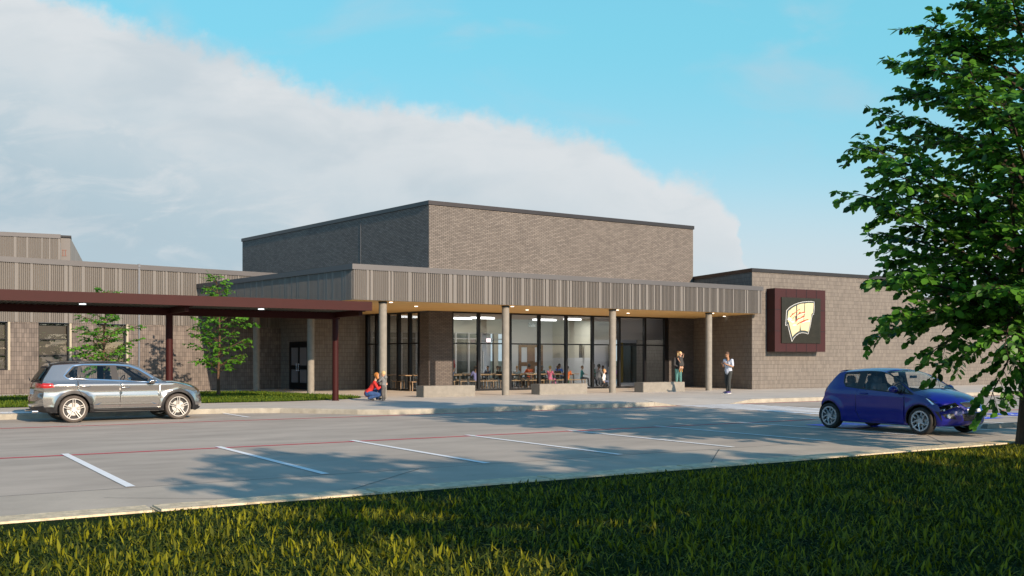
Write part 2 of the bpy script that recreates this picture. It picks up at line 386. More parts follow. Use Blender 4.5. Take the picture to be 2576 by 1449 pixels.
# wheelchair symbols in the bays
def chair_symbol(cx, cy):
    mb = MB(); mb.prism([(cx-.75, cy-.75), (cx+.75, cy-.75), (cx+.75, cy+.75), (cx-.75, cy+.75)], .004, .0075, 0, bot=False, side=False)
    z = .0105
    def seg(a, b, w): 
        a = Vector((cx+a[0], cy+a[1])); b = Vector((cx+b[0], cy+b[1])); d = (b-a).normalized(); n = Vector((-d.y, d.x))*w/2
        mb.quad((*(a-n), z), (*(b-n), z), (*(b+n), z), (*(a+n), z), 1)
    T = [math.radians(t) for t in range(60, 340, 20)]
    for t0, t1 in zip(T, T[1:]): seg((.36*math.cos(t0)-.05, .36*math.sin(t0)-.18), (.36*math.cos(t1)-.05, .36*math.sin(t1)-.18), .09)
    seg((-.05, .35), (-.02, -.05), .12); seg((-.02, -.05), (.3, -.08), .1); seg((.3, -.08), (.42, -.42), .1); seg((-.03, .15), (.25, .13), .08)
    mb.add([(cx-.06+.1*math.cos(i*.785), cy+.5+.1*math.sin(i*.785), z) for i in range(8)], [tuple(range(8))], 1)
    o = mb.build('accessible_bay_marking', [M_blue, M_white]); tag(o, kind='structure')
chair_symbol(20.5, 16.4); chair_symbol(28.9, 16.9); chair_symbol(26.1, 16.9)
# wheel stops
def wheel_stop(x, y, label):
    mb = MB(); P = [(-.09, 0), (-.06, .10), (.06, .10), (.09, 0)]
    for s in (0, 1.8): pass
    v = [(x+.0, y+a, b) for a, b in P]+[(x+1.8, y+a, b) for a, b in P]
    v2 = [(x+.08 if b > .01 else x, y+a, b+.004) for a, b in P]+[(x+1.72 if b > .01 else x+1.8, y+a, b+.004) for a, b in P]
    mb.add(v2, [(0, 4, 5, 1), (1, 5, 6, 2), (2, 6, 7, 3), (0, 1, 2, 3), (7, 6, 5, 4)])
    return tag(mb.build('wheel_stop', M_col), label, 'wheel stop', 'wheel stops at the heads of the bays')
wheel_stop(22.3, 13.95, 'low concrete wheel stop on the lot beside the big tree trunk')

# ------------------------------------------------------------------ school building
school = empty('school_building', (0, 0, 0))
tag(school, 'long low grey brick school with a tall brick hall, ribbed metal fascia and glazed cafeteria', 'building')
def wallquad(mb, a, b, z0, z1, mi=0): mb.quad((a[0], a[1], z0), (b[0], b[1], z0), (b[0], b[1], z1), (a[0], a[1], z1), mi)
def ribs(mb, a, b, z0, z1, seed=1, dep=.045):
    """ribbed cladding on the wall a->b (outside is to the right of a->b)"""
    r = random.Random(seed); a = Vector(a); b = Vector(b); L_ = (b-a).length; d = (b-a).normalized(); n = Vector((d.y, -d.x))
    mb.quad((*a, z0), (*b, z0), (*b, z1), (*a, z1), 1)
    s = .02
    def rib(s0, w, h, mi=0):
        p = a+d*s0; q = a+d*min(s0+w, L_); e = h*.25
        p1 = p+n*h+d*e; q1 = q+n*h-d*e; zt = z1-.002
        mb.quad((*p, z0), (*p1, z0), (*p1, zt), (*p, zt), mi); mb.quad((*p1, z0), (*q1, z0), (*q1, zt), (*p1, zt), mi); mb.quad((*q1, z0), (*q, z0), (*q, zt), (*q1, zt), mi)
        mb.quad((*p, z0), (*q, z0), (*q1, z0), (*p1, z0), mi)
    while s < L_-.1:
        for _ in range(r.randint(3, 8)):
            if s > L_-.08: break
            rib(s, .042, dep); s += .084
        for _ in range(r.choice((1, 1, 2))):
            w = r.choice((.10, .13, .17)); w = min(w, L_-s-.01)
            if w > .05: rib(s, w, dep)
            s += w+.035
def coping(a, b, z0, z1, m, parent, over=.05, back=.35, name='coping'):
    a = Vector(a); b = Vector(b); d = (b-a).normalized(); n = Vector((d.y, -d.x)); a = a-d*.0; b = b+d*.0
    P = [a+n*over, b+n*over, b-n*back, a-n*back]
    mb = MB(); mb.prism([tuple(p) for p in P], z0, z1); return mb.build(name, m, parent)
# tall hall
G0, G1, G2, G3 = (21.7, 41.06), (38.2, 41.06), (38.6, 60.0), (18.95, 60.2)
mb = MB(); Z0, Z1 = 3.93, 8.86
wallquad(mb, G0, G1, Z0, Z1); wallquad(mb, G1, G2, Z0, Z1); wallquad(mb, G2, G3, Z0, Z1); wallquad(mb, G3, G0, Z0, Z1)
hall = mb.build('brick_hall', M_brick, school)
mb = MB(); mb.add([(p[0], p[1], 8.7) for p in (G0, G1, G2, G3)], [(0, 1, 2, 3)]); mb.build('roof', M_roof, hall)
mb = MB()
def cope_loop(P, z0, z1, over=.05, back=.3):
    n = len(P); V = [Vector(p) for p in P]; c = sum(V, Vector((0, 0)))/n
    out = []; inn = []
    for i in range(n):
        p, q, r_ = V[i-1], V[i], V[(i+1) % n]
        d1 = (q-p).normalized(); d2 = (r_-q).normalized(); n1 = Vector((d1.y, -d1.x)); n2 = Vector((d2.y, -d2.x)); b = (n1+n2); b = b/b.dot(n1)
        out.append(q+b*over); inn.append(q-b*back)
    for i in range(n):
        j = (i+1) % n
        mb.quad((*out[i], z0), (*out[j], z0), (*out[j], z1), (*out[i], z1)); mb.quad((*out[i], z1), (*out[j], z1), (*inn[j], z1), (*inn[i], z1))
        mb.quad((*inn[j], z0), (*inn[i], z0), (*inn[i], z1), (*inn[j], z1)); mb.quad((*out[j], z0), (*out[i], z0), (*inn[i], z0), (*inn[j], z0))
cope_loop([G0, G1, G2, G3], 8.86, 9.05); mb.build('coping', M_dark_cope, hall)
mb = MB(); mb.box((21.7-.1414*5.9-.003, 41.06+5.9*.99, 6.4), (.03, .03, 4.9), 0, Matrix.Rotation(math.radians(8), 3, 'Z')); mb.build('movement_joint', mat('joint_pale', (.13, .13, .13)), hall)
# piers of the glazed front
uP = k2u(1138, 41.06); uR = k2u(1683, 41.06)
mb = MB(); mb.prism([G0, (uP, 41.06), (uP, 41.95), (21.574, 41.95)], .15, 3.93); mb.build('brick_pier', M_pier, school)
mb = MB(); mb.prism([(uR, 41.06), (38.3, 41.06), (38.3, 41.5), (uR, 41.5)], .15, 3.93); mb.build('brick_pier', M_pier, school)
# classroom wing (left), turned 8 degrees from the lot
WD = Vector((.9903, .139)); W0 = Vector((4.5, 47.45)); WN = Vector((.139, -.9903))
def wp(t, off=0): p = W0+WD*t+WN*off; return (p.x, p.y)
def w_t(px):
    k = (px-1288)/2504
    # .842u-.539v = k(.539u+.842v)
    a = .842-.539*k; b = -(.539+.842*k)
    return -(a*W0.x+b*W0.y)/(a*WD.x+b*WD.y)
ZW = 3.27
wins = [(w_t(-60), w_t(20)), (w_t(97), w_t(175)), (w_t(243), w_t(318)), (-7.2, -5.3)]
wins.sort(); TA = 13.13
mb = MB(); t = -34
for a, b in wins+[(TA, None)]:
    wallquad(mb, wp(t), wp(a), .1, ZW)
    if b is None: break
    wallquad(mb, wp(a), wp(b), .1, 1.20)
    # reveals
    wallquad(mb, wp(a), wp(a, -.18), 1.20, ZW)
    mb.add([(*wp(a), 1.20), (*wp(b), 1.20), (*wp(b, -.18), 1.20), (*wp(a, -.18), 1.20)], [(0, 1, 2, 3)])
    t = b
wing = mb.build('classroom_wing_wall', M_blockL, school)
for i, (a, b) in enumerate(wins):
    m2 = MB(); z0, z1 = 1.2, ZW
    f = .06
    for s0, s1, y0, y1 in ((a, a+f, z0, z1), (b-f, b, z0, z1), (a+f, b-f, z0, z0+f), (a+f, b-f, z1-f, z1), (a+f, b-f, 2.52, 2.56), (a+f, b-f, 1.82, 1.86)):
        m2.prism([wp(s0, -.13), wp(s1, -.13), wp(s1, -.18), wp(s0, -.18)], y0, y1)
    w = m2.build('window', M_black, wing)
    m3 = MB(); wallquad(m3, wp(a+f, -.15), wp(b-f, -.15), z0+f, z1-f); m3.build('pane', glass_mat('win_glass', (.9, .9, .88), .8, .08) if i == 0 else bpy.data.materials['win_glass'], w)
    m4 = MB(); wallquad(m4, wp(a, -.30), wp(b, -.30), z0, z1); m4.build('blind', M_blindb if i == 3 else M_blind, w)
    m5 = MB(); m5.prism([wp(b, .012), wp(b+.09, .012), wp(b+.09, -.01), wp(b-.0, -.18)], z0, z1); m5.build('jamb', M_cream, w)
mb = MB(); ribs(mb, wp(-34), wp(16.2), ZW, 5.82, 3); wallquad(mb, wp(-34, -.01), wp(16.2, -.01), ZW, 5.82, 1)
upw = mb.build('ribbed_cladding', [M_rib, M_ribgap], school)
coping(wp(-34), wp(16.2), 5.82, 6.05, M_cope, upw, .08)
mb = MB(); mb.add([(*wp(-34, 0), 5.8), (*wp(16.2, 0), 5.8), (*wp(13.5, -14), 5.8), (*wp(-34, -14), 5.8)], [(0, 1, 2, 3)]); mb.build('roof', M_roof, upw)
t = w_t(349); mb = MB(); p = wp(t, .05); mb.box((p[0], p[1], 3.05), (.07, .07, 5.8)); mb.box((p[0], p[1], 6.0), (.10, .12, .16)); mb.build('downpipe', mat('pipe_blue_grey', (.10, .115, .14), .5), school)
# entrance recess walls under the canopy
A = wp(TA); DL = Vector((.1411, -.99)); B = (A[0]+DL.x*3.36, A[1]+DL.y*3.36); D = (20.94, 46.4)
t0, t1 = .85, 2.75   # double door along A->B
def ab(s, o=0): return (A[0]+DL.x*s-.99*o, A[1]+DL.y*s-.1411*o)
mb = MB()
wallquad(mb, A, ab(t0), .15, 3.93); wallquad(mb, ab(t1), B, .15, 3.93); wallquad(mb, ab(t0), ab(t1), 2.55, 3.93); wallquad(mb, B, D, .15, 3.93); wallquad(mb, ab(t0), ab(t0, -.2), .15, 2.55); wallquad(mb, ab(t1, -.2), ab(t1), .15, 2.55); wallquad(mb, ab(t0, -.2), ab(t1, -.2), .15, 2.56)
mb.build('entrance_wall', M_block, school)
door = MB()
for s0, s1, y0, y1 in ((t0, t0+.06, .15, 2.55), (t1-.06, t1, .15, 2.55), (t0+.06, t1-.06, 2.33, 2.55), (1.74, 1.86, .15, 2.33), (t0+.06, t0+.14, .15, 2.33), (t1-.14, t1-.06, .15, 2.33), (t0+.14, 1.74, .15, .5), (1.86, t1-.14, .15, .5), (t0+.14, 1.74, 1.16, 1.36), (1.86, t1-.14, 1.16, 1.36), (t0+.14, 1.74, 2.25, 2.33), (1.86, t1-.14, 2.25, 2.33)):
    door.prism([ab(s0, -.02), ab(s1, -.02), ab(s1, -.1), ab(s0, -.1)][::-1], y0, y1)
dr = door.build('entrance_door', M_black, school)
for s0, s1 in ((t0+.14, 1.74), (1.86, t1-.14)):
    for y0, y1 in ((.5, 1.16), (1.36, 2.25)):
        g = MB(); wallquad(g, ab(s0, -.06), ab(s1, -.06), y0, y1); g.build('pane', mat('door_pane', (.20, .19, .20), .2, spec=.8), dr)
for s in (1.70, 1.90):
    h = MB(); h.cyl((*ab(s, .05), 1.08), (*ab(s, .05), 1.45), .015); h.cyl((*ab(s, .05), 1.1), (*ab(s, -.02), 1.1), .012); h.cyl((*ab(s, .05), 1.42), (*ab(s, -.02), 1.42), .012); h.build('handle', M_alum, dr)
# left glazing (on the turned side wall of the hall) and front glazing
def g_s(px):
    k = (px-1288)/2504; a = .842-.539*k; b = -(.539+.842*k)
    return -(a*21.7+b*41.06)/(a*-.1411+b*.99)
def gl(s, o=0): return (21.7-.1411*s-.99*o, 41.06+.99*s-.1411*o)
def curtain(name, pt, stops, widths, z0, z1, zt):
    m = MB()
    for s, w in zip(stops, widths): m.prism([pt(s-w/2, .05), pt(s+w/2, .05), pt(s+w/2, -.12), pt(s-w/2, -.12)], z0, z1)
    a, b = stops[0], stops[-1]
    for y, h in ((z0, .09), (zt-.03, .06), (z1-.08, .08)):
        m.prism([pt(a, .04), pt(b, .04), pt(b, -.10), pt(a, -.10)], y, y+h)
    o = m.build(name, M_black, school, merge=True)
    for s0, s1 in zip(stops, stops[1:]):
        for y0, y1 in ((z0+.09, zt-.03), (zt+.03, z1-.08)):
            g = MB(); wallquad(g, pt(s0+.03, -.03), pt(s1-.03, -.03), y0, y1); g.build('pane', M_glass, o)
    return o
sl = [g_s(x) for x in (923, 947, 975, 1002, 1030, 1054)][::-1]
curtain('side_glazing', lambda s, o=0: gl(s, o), sl, [.1, .16, .16, .16, .16, .3], .15, 3.93, 2.42)
mb = MB(); mb.prism([gl(g_s(920)+.10, .06), gl(g_s(920)+.26, .06), gl(g_s(920)+.26, -.05), gl(g_s(920)+.10, -.05)][::-1], .15, 3.93); mb.build('corner_trim', M_alum, school, merge=True)
fs = [uP+.03]+[k2u(x, 41.06) for x in (1205.6, 1283.8, 1357.7, 1425.8, 1492, 1559, 1623.4, 1676)]
curtain('front_glazing', lambda s, o=0: (s, 41.10-o), fs, [.06, .13, .16, .13, .13, .13, .13, .13, .22], .15, 3.93, 2.42)
# canopy: ribbed fascia, soffit, columns, downlights
C0, C1 = (15.3, 35.1), (37.25, 35.1); CL = (13.05, 49.0)
mb = MB(); ribs(mb, C0, C1, 3.93, 5.08, 11); ribs(mb, CL, C0, 3.93, 5.08, 12, .014); ribs(mb, C1, (37.25, 35.62), 3.93, 5.08, 13)
fas = mb.build('ribbed_fascia', [M_rib, M_ribgap], school)
mb = MB(); cope_loop([C0, C1, (37.25, 35.62), (37.25, 40.5), CL], 5.08, 5.29, .06, .2); mb.build('coping', M_cope, fas)
def flat(name, poly, z, m, parent, up=False):
    mb = MB(); tr = plane_tri(poly); mb.add([(x, y, z) for x, y in poly], [tuple(t) for t in tr]); return mb.build(name, m, parent)
flat('soffit', [C0, C1, (37.25, 35.6), (38.35, 41.3), (21.75, 41.3), (20.6, 47), (17.0, 50.5), (13.0, 49.3)], 3.925, M_soffit, school)
flat('canopy_roof', [C0, C1, (38.2, 41.06), (21.7, 41.06), (20.5, 49.6), (13.1, 49.0)], 5.0, M_roof, school)
for i, (x, y) in enumerate([(16.72, 35.48), (22.39, 35.48), (28.11, 35.48), (34.05, 35.5), (15.94, 41.1), (15.3, 46.48)]):
    mb = MB(); mb.cyl((x, y, .14), (x, y, 3.92), .156, .156, 32, caps=False); o = mb.build('column', M_col, school, smooth=True)
    mb = MB(); mb.cyl((x, y, 3.86), (x, y, 3.922), .175, .175, 24); mb.build('collar', M_black, o)
dl = MB()
for x, y in [(k2u(1047, 37.9), 37.9), (k2u(1326, 37.9), 37.9), (k2u(1580, 37.9), 37.9), (k2u(1822, 37.9), 37.9), (17.2, 35.75), (22.9, 35.75), (28.6, 35.75), (34.55, 35.75), (16.5, 41.4), (15.9, 46.9), (18.6, 43.5)]:
    d = MB(); d.cyl((x, y, 3.90), (x, y, 3.922), .07, .07, 16); d.build('downlight', M_lampw, school)
# sign wing on the right
S0 = Vector((37.1, 35.6)); SD = Vector((.999, -.044)); SN = Vector((-.044, -.999))
def sp(t, o=0): p = S0+SD*t+SN*o; return (p.x, p.y)
tH = 12.6
mb = MB(); wallquad(mb, sp(0), sp(tH), .1, 6.06); wallquad(mb, (39.6, 47.6), sp(0), .1, 6.06); wallquad(mb, sp(tH), sp(tH, -10), .1, 6.06)
sw = mb.build('sign_wing_wall', M_block, school)
mb = MB(); mb.prism([sp(-.05, .05), sp(tH+.05, .05), sp(tH+.05, -.3), sp(.3, -.3)], 6.06, 6.24); mb.prism([sp(-.05, .05), sp(.3, -.3), (39.9, 47.6), (39.55, 47.6)], 6.06, 6.242); mb.build('coping', M_dark_cope, sw)
flat('roof', [sp(0), sp(tH), sp(tH, -12), (39.6, 47.6)], 5.95, M_roof, sw)
mb = MB(); wallquad(mb, sp(tH), sp(60), .1, 5.05); lw = mb.build('far_wing_wall', M_block, school)
coping(sp(tH), sp(60), 5.05, 5.2, M_dark_cope, lw, .05); coping(sp(tH), sp(60), 3.95, 4.05, M_cope, lw, .06, -.0, 'ledge')
flat('roof', [sp(tH), sp(60), sp(60, -12), sp(tH, -12)], 4.95, M_roof, lw)
# roof-top block behind the classroom wing
E0 = Vector((5.79, 61.3)); ED = (Vector((8.84, 60.8))-E0).normalized(); EN = Vector((ED.y, -ED.x))
def ep(t, o=0): p = E0+ED*t+EN*o; return (p.x, p.y)
mb = MB(); ribs(mb, ep(-22), ep(3.05), 5.0, 8.45, 21); rb = mb.build('upper_block_cladding', [M_rib, M_ribgap], school)
coping(ep(-22), ep(3.05), 8.45, 8.68, M_cope, rb, .08)
mb = MB(); mb.prism([ep(3.05, -.25), ep(3.55, -.25), ep(3.55, -6), ep(3.05, -6)], 5.0, 8.55); rp = mb.build('plain_panel', mat('plain_grey_panel', (.15, .138, .128), .6), rb)
mb = MB(); mb.prism([ep(3.0, -.15), ep(3.6, -.15), ep(3.6, -6), ep(3.0, -6)], 8.55, 8.66); mb.build('coping', M_black, rb)
mb = MB()
for dx in (0, .13):
    for x0, x1, y0, y1 in ((dx, dx+.10, 7.5, 7.53), (dx, dx+.10, 7.82, 7.85), (dx+.035, dx+.065, 7.53, 7.82)): mb.prism([ep(3.12+x0, -.22), ep(3.12+x1, -.22), ep(3.12+x1, -.248), ep(3.12+x0, -.248)], y0, y1)
mb.build('orange_bracket', mat('orange_mark', (.22, .08, .05), .6), rb)
mb = MB(); P = [(3.552, 8.55), (5.3, 5.0), (3.552, 5.0)]; n = 3
mb.add([(*ep(t, -.3), z) for t, z in P]+[(*ep(t, -8), z) for t, z in P], [(0, 2, 1), (0, 1, 4, 3), (3, 4, 5), (0, 3, 5, 2)]); mb.build('sloping_roof_end', mat('shaded_cladding', (.085, .095, .10), .6, var=.15, scale=2, stretch=(8, 8, .2)), rb)  # grey darkened in the colour itself, as shade of a face turned away
# ------------------------------------------------------------------ cafeteria interior (parts of the building)
VB = 48.0
fl = MB(); fl.add([(x, y, .155) for x, y in [(21.72, 41.12), (38.2, 41.12), (52, 50.8), (52, 54), (19.8, 54)]], [(0, 1, 2, 3, 4)]); fl.build('interior_floor', M_ifloor, school)
ce = MB(); ce.add([(x, y, 3.9) for x, y in [(21.6, 41.12), (38.2, 41.12), (52, 50.8), (52, 54), (19.8, 54)]], [(4, 3, 2, 1, 0)]); ce.build('interior_ceiling', mat('ceiling_tile', (.6, .6, .6), .9), school)
ib = MB()
uC = k2u(1275, VB); uL = k2u(880, VB)
wallquad(ib, (uL, VB), (uC, VB), 3.15, 3.9)
ib.build('bulkhead', M_ibeige, school)
uc2 = k2u(1250, VB)
im = MB(); stops = [k2u(x, VB) for x in (935, 972, 1010, 1047, 1095, 1146, 1179, 1210)]
for s in stops: im.box2((s-.045, VB-.05, .155), (s+.045, VB+.05, 3.15))
for z in (2.78, 3.10): im.box2((uL, VB-.045, z), (uC, VB+.045, z+.05))
ig = im.build('interior_glazing', M_imull, school)
g = MB(); wallquad(g, (uL, VB+.06), (k2u(1205, VB), VB+.06), .155, 3.15); g.build('dark_pane', M_igreen, ig)
g = MB(); wallquad(g, (k2u(1210, VB), VB+.3), (k2u(1241, VB), VB+.3), .155, 3.12); g.build('white_door', mat('pale_door', (.5, .55, .62), .4), ig)
g = MB(); g.box2((k2u(1220, VB), VB+.22, .9), (k2u(1221.5, VB), VB+.27, 2.1)); g.build('handle', M_white, ig)
g = MB(); g.box2((k2u(1239.5, VB), VB-.05, .155), (k2u(1241.5, VB), VB+.05, 3.12)); g.build('door_post', M_black, ig)
iw = MB(); wallquad(iw, (k2u(1241, VB), VB+.02), (k2u(1254, VB), VB+.02), .155, 3.2, 1)
wallquad(iw, (k2u(1254, VB), VB-.5), (k2u(1275, VB), VB-.5), .155, 3.2, 0); wallquad(iw, (uC, VB), (k2u(1390, VB), VB), .155, 3.9, 0)
iw.build('interior_wall', [M_iwall, M_ibeige], school)
uK = k2u(1390, VB); q = (k2u(1494, 43.4), 43.4)
iw = MB(); wallquad(iw, (uK, VB), q, 1.75, 3.9, 0); wallquad(iw, (uK, VB), q, .155, 1.75, 1); iw.build('interior_wall', [M_ibeige, M_iwall], school)
r2 = (k2u(1690, 43.0), 42.2)
iw = MB(); wallquad(iw, q, r2, 3.15, 3.9); wallquad(iw, (q[0]+.2, q[1]+.5), (r2[0]+.2, r2[1]+.5), 2.75, 3.9)
iw.build('bulkhead', M_ililac, school)
iw = MB(); wallquad(iw, (k2u(1492, 48.5), 48.5), (k2u(1548, 49.5), 49.5), .155, 3.9); wallquad(iw, (k2u(1556, 50.6), 50.7), (k2u(1700, 50.6), 50.7), 2.7, 3.9)
iw.build('interior_wall', M_ililac, school)
iw = MB(); iw.box2((k2u(1531, 48.8), 48.75, 1.2), (k2u(1548, 48.8), 48.85, 2.6)); iw.build('wall_screen', M_idark, school)
iw = MB(); iw.box2((k2u(1554, 50.6), 50.5, .155), (k2u(1565, 50.6), 50.6, 2.75)); iw.build('mustard_post', mat('mustard', (.16, .11, .015), .6), school)
iw = MB(); us = [k2u(x, 50.6) for x in (1566, 1578, 1591, 1603, 1614, 1627, 1640, 1653, 1666, 1690)]
for i, (a, b) in enumerate(zip(us, us[1:])): wallquad(iw, (a, 50.6-(i % 2)*.35), (b, 50.6-((i+1) % 2)*.35), .155, 2.72)
iw.build('folding_partition', M_igreen, school)
dw = MB(); x0, x1 = k2u(1304, VB), k2u(1364, VB)
for a, b, c, d in ((x0, x0+.16, .155, 2.5), (x1-.16, x1, .155, 2.5), ((x0+x1)/2-.26, (x0+x1)/2+.26, .155, 2.36), (x0+.16, x1-.16, 2.36, 2.5), (x0+.16, (x0+x1)/2-.26, 1.28, 1.5), ((x0+x1)/2+.26, x1-.16, 1.28, 1.5), (x0+.16, (x0+x1)/2-.26, .155, .45), ((x0+x1)/2+.26, x1-.16, .155, .45)): dw.box2((a, VB-.08, c), (b, VB-.02, d))
dd = dw.build('wooden_double_door', M_iwood, school)
g = MB()
for a, b in ((x0+.16, (x0+x1)/2-.26), ((x0+x1)/2+.26, x1-.16)): wallquad(g, (a, VB-.04), (b, VB-.04), .45, 2.36)
g.build('frosted_pane', M_ifrost, dd)
g = MB(); uj = k2u(1463, 45); g.box2((k2u(1455, 44.7)-.07, 44.4, 1.75), (k2u(1455, 44.7)+.07, 44.55, 2.5)); g.build('wall_panel', M_idark, school)
for px, v, w in ((1163, 46.2, 1.2), (1214, 45.2, 1.5), (1370, 45.5, 1.6), (1030, 46, 1.2), (1440, 44, 1.2), (1600, 47.5, 1.5), (1640, 45.5, 1.5)):
    u = k2u(px, v); g = MB(); g.prism([(u+w/2*math.cos(i*math.pi/8), v+.16*math.sin(i*math.pi/8)) for i in range(16)], 3.80, 3.88); g.build('ceiling_light', M_lampc, school)
for px, v in ((1030, 45.5), (1190, 45.8), (1330, 44.6), (1420, 44.2), (1560, 46.2), (1660, 46.5)):
    ld = bpy.data.lights.new('ceiling_lamp', 'AREA'); ld.shape = 'RECTANGLE'; ld.size = 1.3; ld.size_y = .4; ld.energy = 42; ld.color = (1, .97, .93); lo_ = bpy.data.objects.new('ceiling_lamp', ld); COL.objects.link(lo_); lo_.location = (k2u(px, v), v, 3.78); lo_.parent = school
def text_obj(name, txt, size, m, loc, rot, parent=None, ext=.004, align='CENTER'):
    cu = bpy.data.curves.new(name, 'FONT'); cu.body = txt; cu.size = size; cu.extrude = ext; cu.align_x = align; cu.align_y = 'CENTER'
    t = bpy.data.objects.new('tmp', cu); COL.objects.link(t); dg = bpy.context.evaluated_depsgraph_get(); me = bpy.data.meshes.new_from_object(t.evaluated_get(dg)); bpy.data.objects.remove(t)
    me.materials.clear(); me.materials.append(m); o = bpy.data.objects.new(name, me); COL.objects.link(o); o.location = loc; o.rotation_euler = rot
    if parent: o.parent = parent
    return o
ex = empty('exit_sign', (k2u(1338.5, 45.5), 45.5, 3.55)); tag(ex, 'hanging exit sign with black letters under the cafeteria ceiling', 'exit sign')
g = MB(); g.box((0, 0, 0), (.42, .03, .2)); g.cyl((-.2, 0, .1), (-.2, 0, .34), .012); g.build('sign_panel', mat('exit_panel', (.22, .24, .24), .5), ex)
text_obj('lettering', 'EXIT', .19, M_black, (0, -.02, 0), (math.radians(90), 0, 0), ex)
ex = empty('exit_sign', (k2u(1229, 47.2), 47.2, 2.72)); tag(ex, 'small glowing pink exit sign over the white inner door', 'exit sign')
g = MB(); g.box((0, 0, 0), (.26, .05, .2)); g.build('sign_panel', emis('pink_glow', (1, .62, .66), 1.3), ex)
g = MB(); g.box((.15, 0, 0), (.04, .1, .2)); g.build('bracket', M_black, ex)
# ------------------------------------------------------------------ covered walkway
wk = empty('walkway_canopy', (14.17, 34.1, .15)); tag(wk, 'maroon steel walkway roof on round posts in front of the school', 'canopy')
wx, wy, wz = 14.17, 34.1, .15
def wpart(mb, name, m, **k):
    o = mb.build(name, m, **k); o.parent = wk; o.matrix_parent_inverse = Matrix.Translation((-wx, -wy, -wz)); return o
xr, xl, vf, vb = 14.42, -40, 31.5, 34.35
mb = MB(); mb.box2((xl, vf-.05, 3.33), (xr, vf+.05, 3.64)); mb.box2((xl, vf+.05, 3.33), (xr, vf+.12, 3.352)); wpart(mb, 'front_beam', M_maroon)
mb = MB(); mb.box2((xl, 33.98, 3.12), (xr-.12, 34.20, 3.36)); wpart(mb, 'back_beam', M_maroon)
mb = MB(); mb.box2((xl, vb-.04, 3.34), (xr, vb+.04, 3.63)); wpart(mb, 'rear_edge', M_maroon)
mb = MB(); mb.box2((xr-.10, vf+.05, 3.335), (xr, vb-.04, 3.635)); wpart(mb, 'end_beam', M_maroon)
mb = MB(); x = xl
while x < xr-.11:
    mb.add([(x, vf+.05, 3.375), (x+.07, vf+.05, 3.375), (x+.09, vf+.05, 3.405), (x+.14, vf+.05, 3.405), (x+.16, vf+.05, 3.375), (x, vb-.04, 3.375), (x+.07, vb-.04, 3.375), (x+.09, vb-.04, 3.405), (x+.14, vb-.04, 3.405), (x+.16, vb-.04, 3.375)], [(i, i+1, i+6, i+5) for i in range(4)]); x += .16
mb.box2((xl, vf+.05, 3.45), (xr-.1, vb-.04, 3.60)); wpart(mb, 'roof_deck', M_deck)
for i in range(8):
    x = 14.17-5.9*i
    mb = MB(); mb.cyl((x, 34.1, .15), (x, 34.1, 3.12), .115, .115, 28, caps=False); mb.cyl((x, 34.1, .15), (x, 34.1, .165), .14, .14, 28); wpart(mb, 'post', M_maroon, smooth=True, angle=40)
    mb = MB(); mb.box2((x-.07, vf+.35, 3.17), (x+.07, 33.98, 3.37)); mb.box2((x-.17, vf+.32, 3.31), (x+.17, vf+.5, 3.33)); wpart(mb, 'rafter', M_maroon)
for px, v in ((208, 33.0), (657, 33.0), (-250, 33)):
    u = k2u(px, v); mb = MB(); mb.cyl((u, v, 3.345), (u, v, 3.372), .10, .10, 20); wpart(mb, 'lamp', emis('lamp_cool', (.9, .97, 1), 1.6))
# ------------------------------------------------------------------ concrete benches
def block_bench(x0, x1, label):
    mb = MB(); mb.box2((x0, 35.07, .15), (x1, 35.72, .60)); o = mb.build('concrete_bench', M_col)
    bm = bmesh.new(); bm.from_mesh(o.data); bmesh.ops.bevel(bm, geom=[e for e in bm.edges if e.verts[0].co.z > .5 or e.verts[1].co.z > .5], offset=.015, segments=2, affect='EDGES'); bm.to_mesh(o.data); bm.free()
    tag(o, label, 'bench', 'concrete block benches under the canopy')
block_bench(k2u(1066, 35.07), k2u(1196, 35.07), 'concrete block bench in front of the dark brick pier')
block_bench(k2u(1357.7, 35.07), k2u(1478, 35.07), 'concrete block bench in front of the cafeteria glass, between two columns')
block_bench(k2u(1618.2, 35.07), k2u(1722.8, 35.07), 'concrete block bench the woman carrying a girl stands behind')
# ------------------------------------------------------------------ wall sign
T0 = (k2u(1949.3, 35.0)-S0.x); T1 = k2u(2074, 34.9)-S0.x
sg = empty('school_sign', (*sp((T0+T1)/2, .3), 3.65)); sg.rotation_euler = (0, 0, math.atan2(SD.y, SD.x)); tag(sg, 'square maroon wall box with a cream W crest on a dark plate', 'sign')
W_ = (T1-T0); z0, z1 = 2.05-3.65, 5.24-3.65; h0 = W_/2
mb = MB(); mb.box2((-h0, -.28, z0), (h0, .29, z1)); so = mb.build('sign_box', M_signbox, sg)
mb = MB()
for i in range(1, 5):
    x = -h0+W_*i/5+.06
    mb.box2((x-.012, -.286, z0), (x+.012, -.2795, z1))
for z in (z0+.98*(z1-z0)/3, z0+2.0*(z1-z0)/3): mb.box2((-h0-.004, -.285, z-.012), (h0, -.279, z+.012)); mb.box2((-h0-.004, -.28, z-.012), (-h0-.0005, .29, z+.012))
mb.build('panel_seam', M_black, so)
px0, px1, pz0, pz1 = -h0+W_*.117, h0-W_*.113, 2.48-3.65, 4.80-3.65
mb = MB(); mb.box2((px0, -.33, pz0), (px1, -.287, pz1)); pl = mb.build('sign_plate', mat('dark_bronze_plate', (.040, .032, .022), .28, metal=.6, var=.2, scale=3, spec=.6), sg)
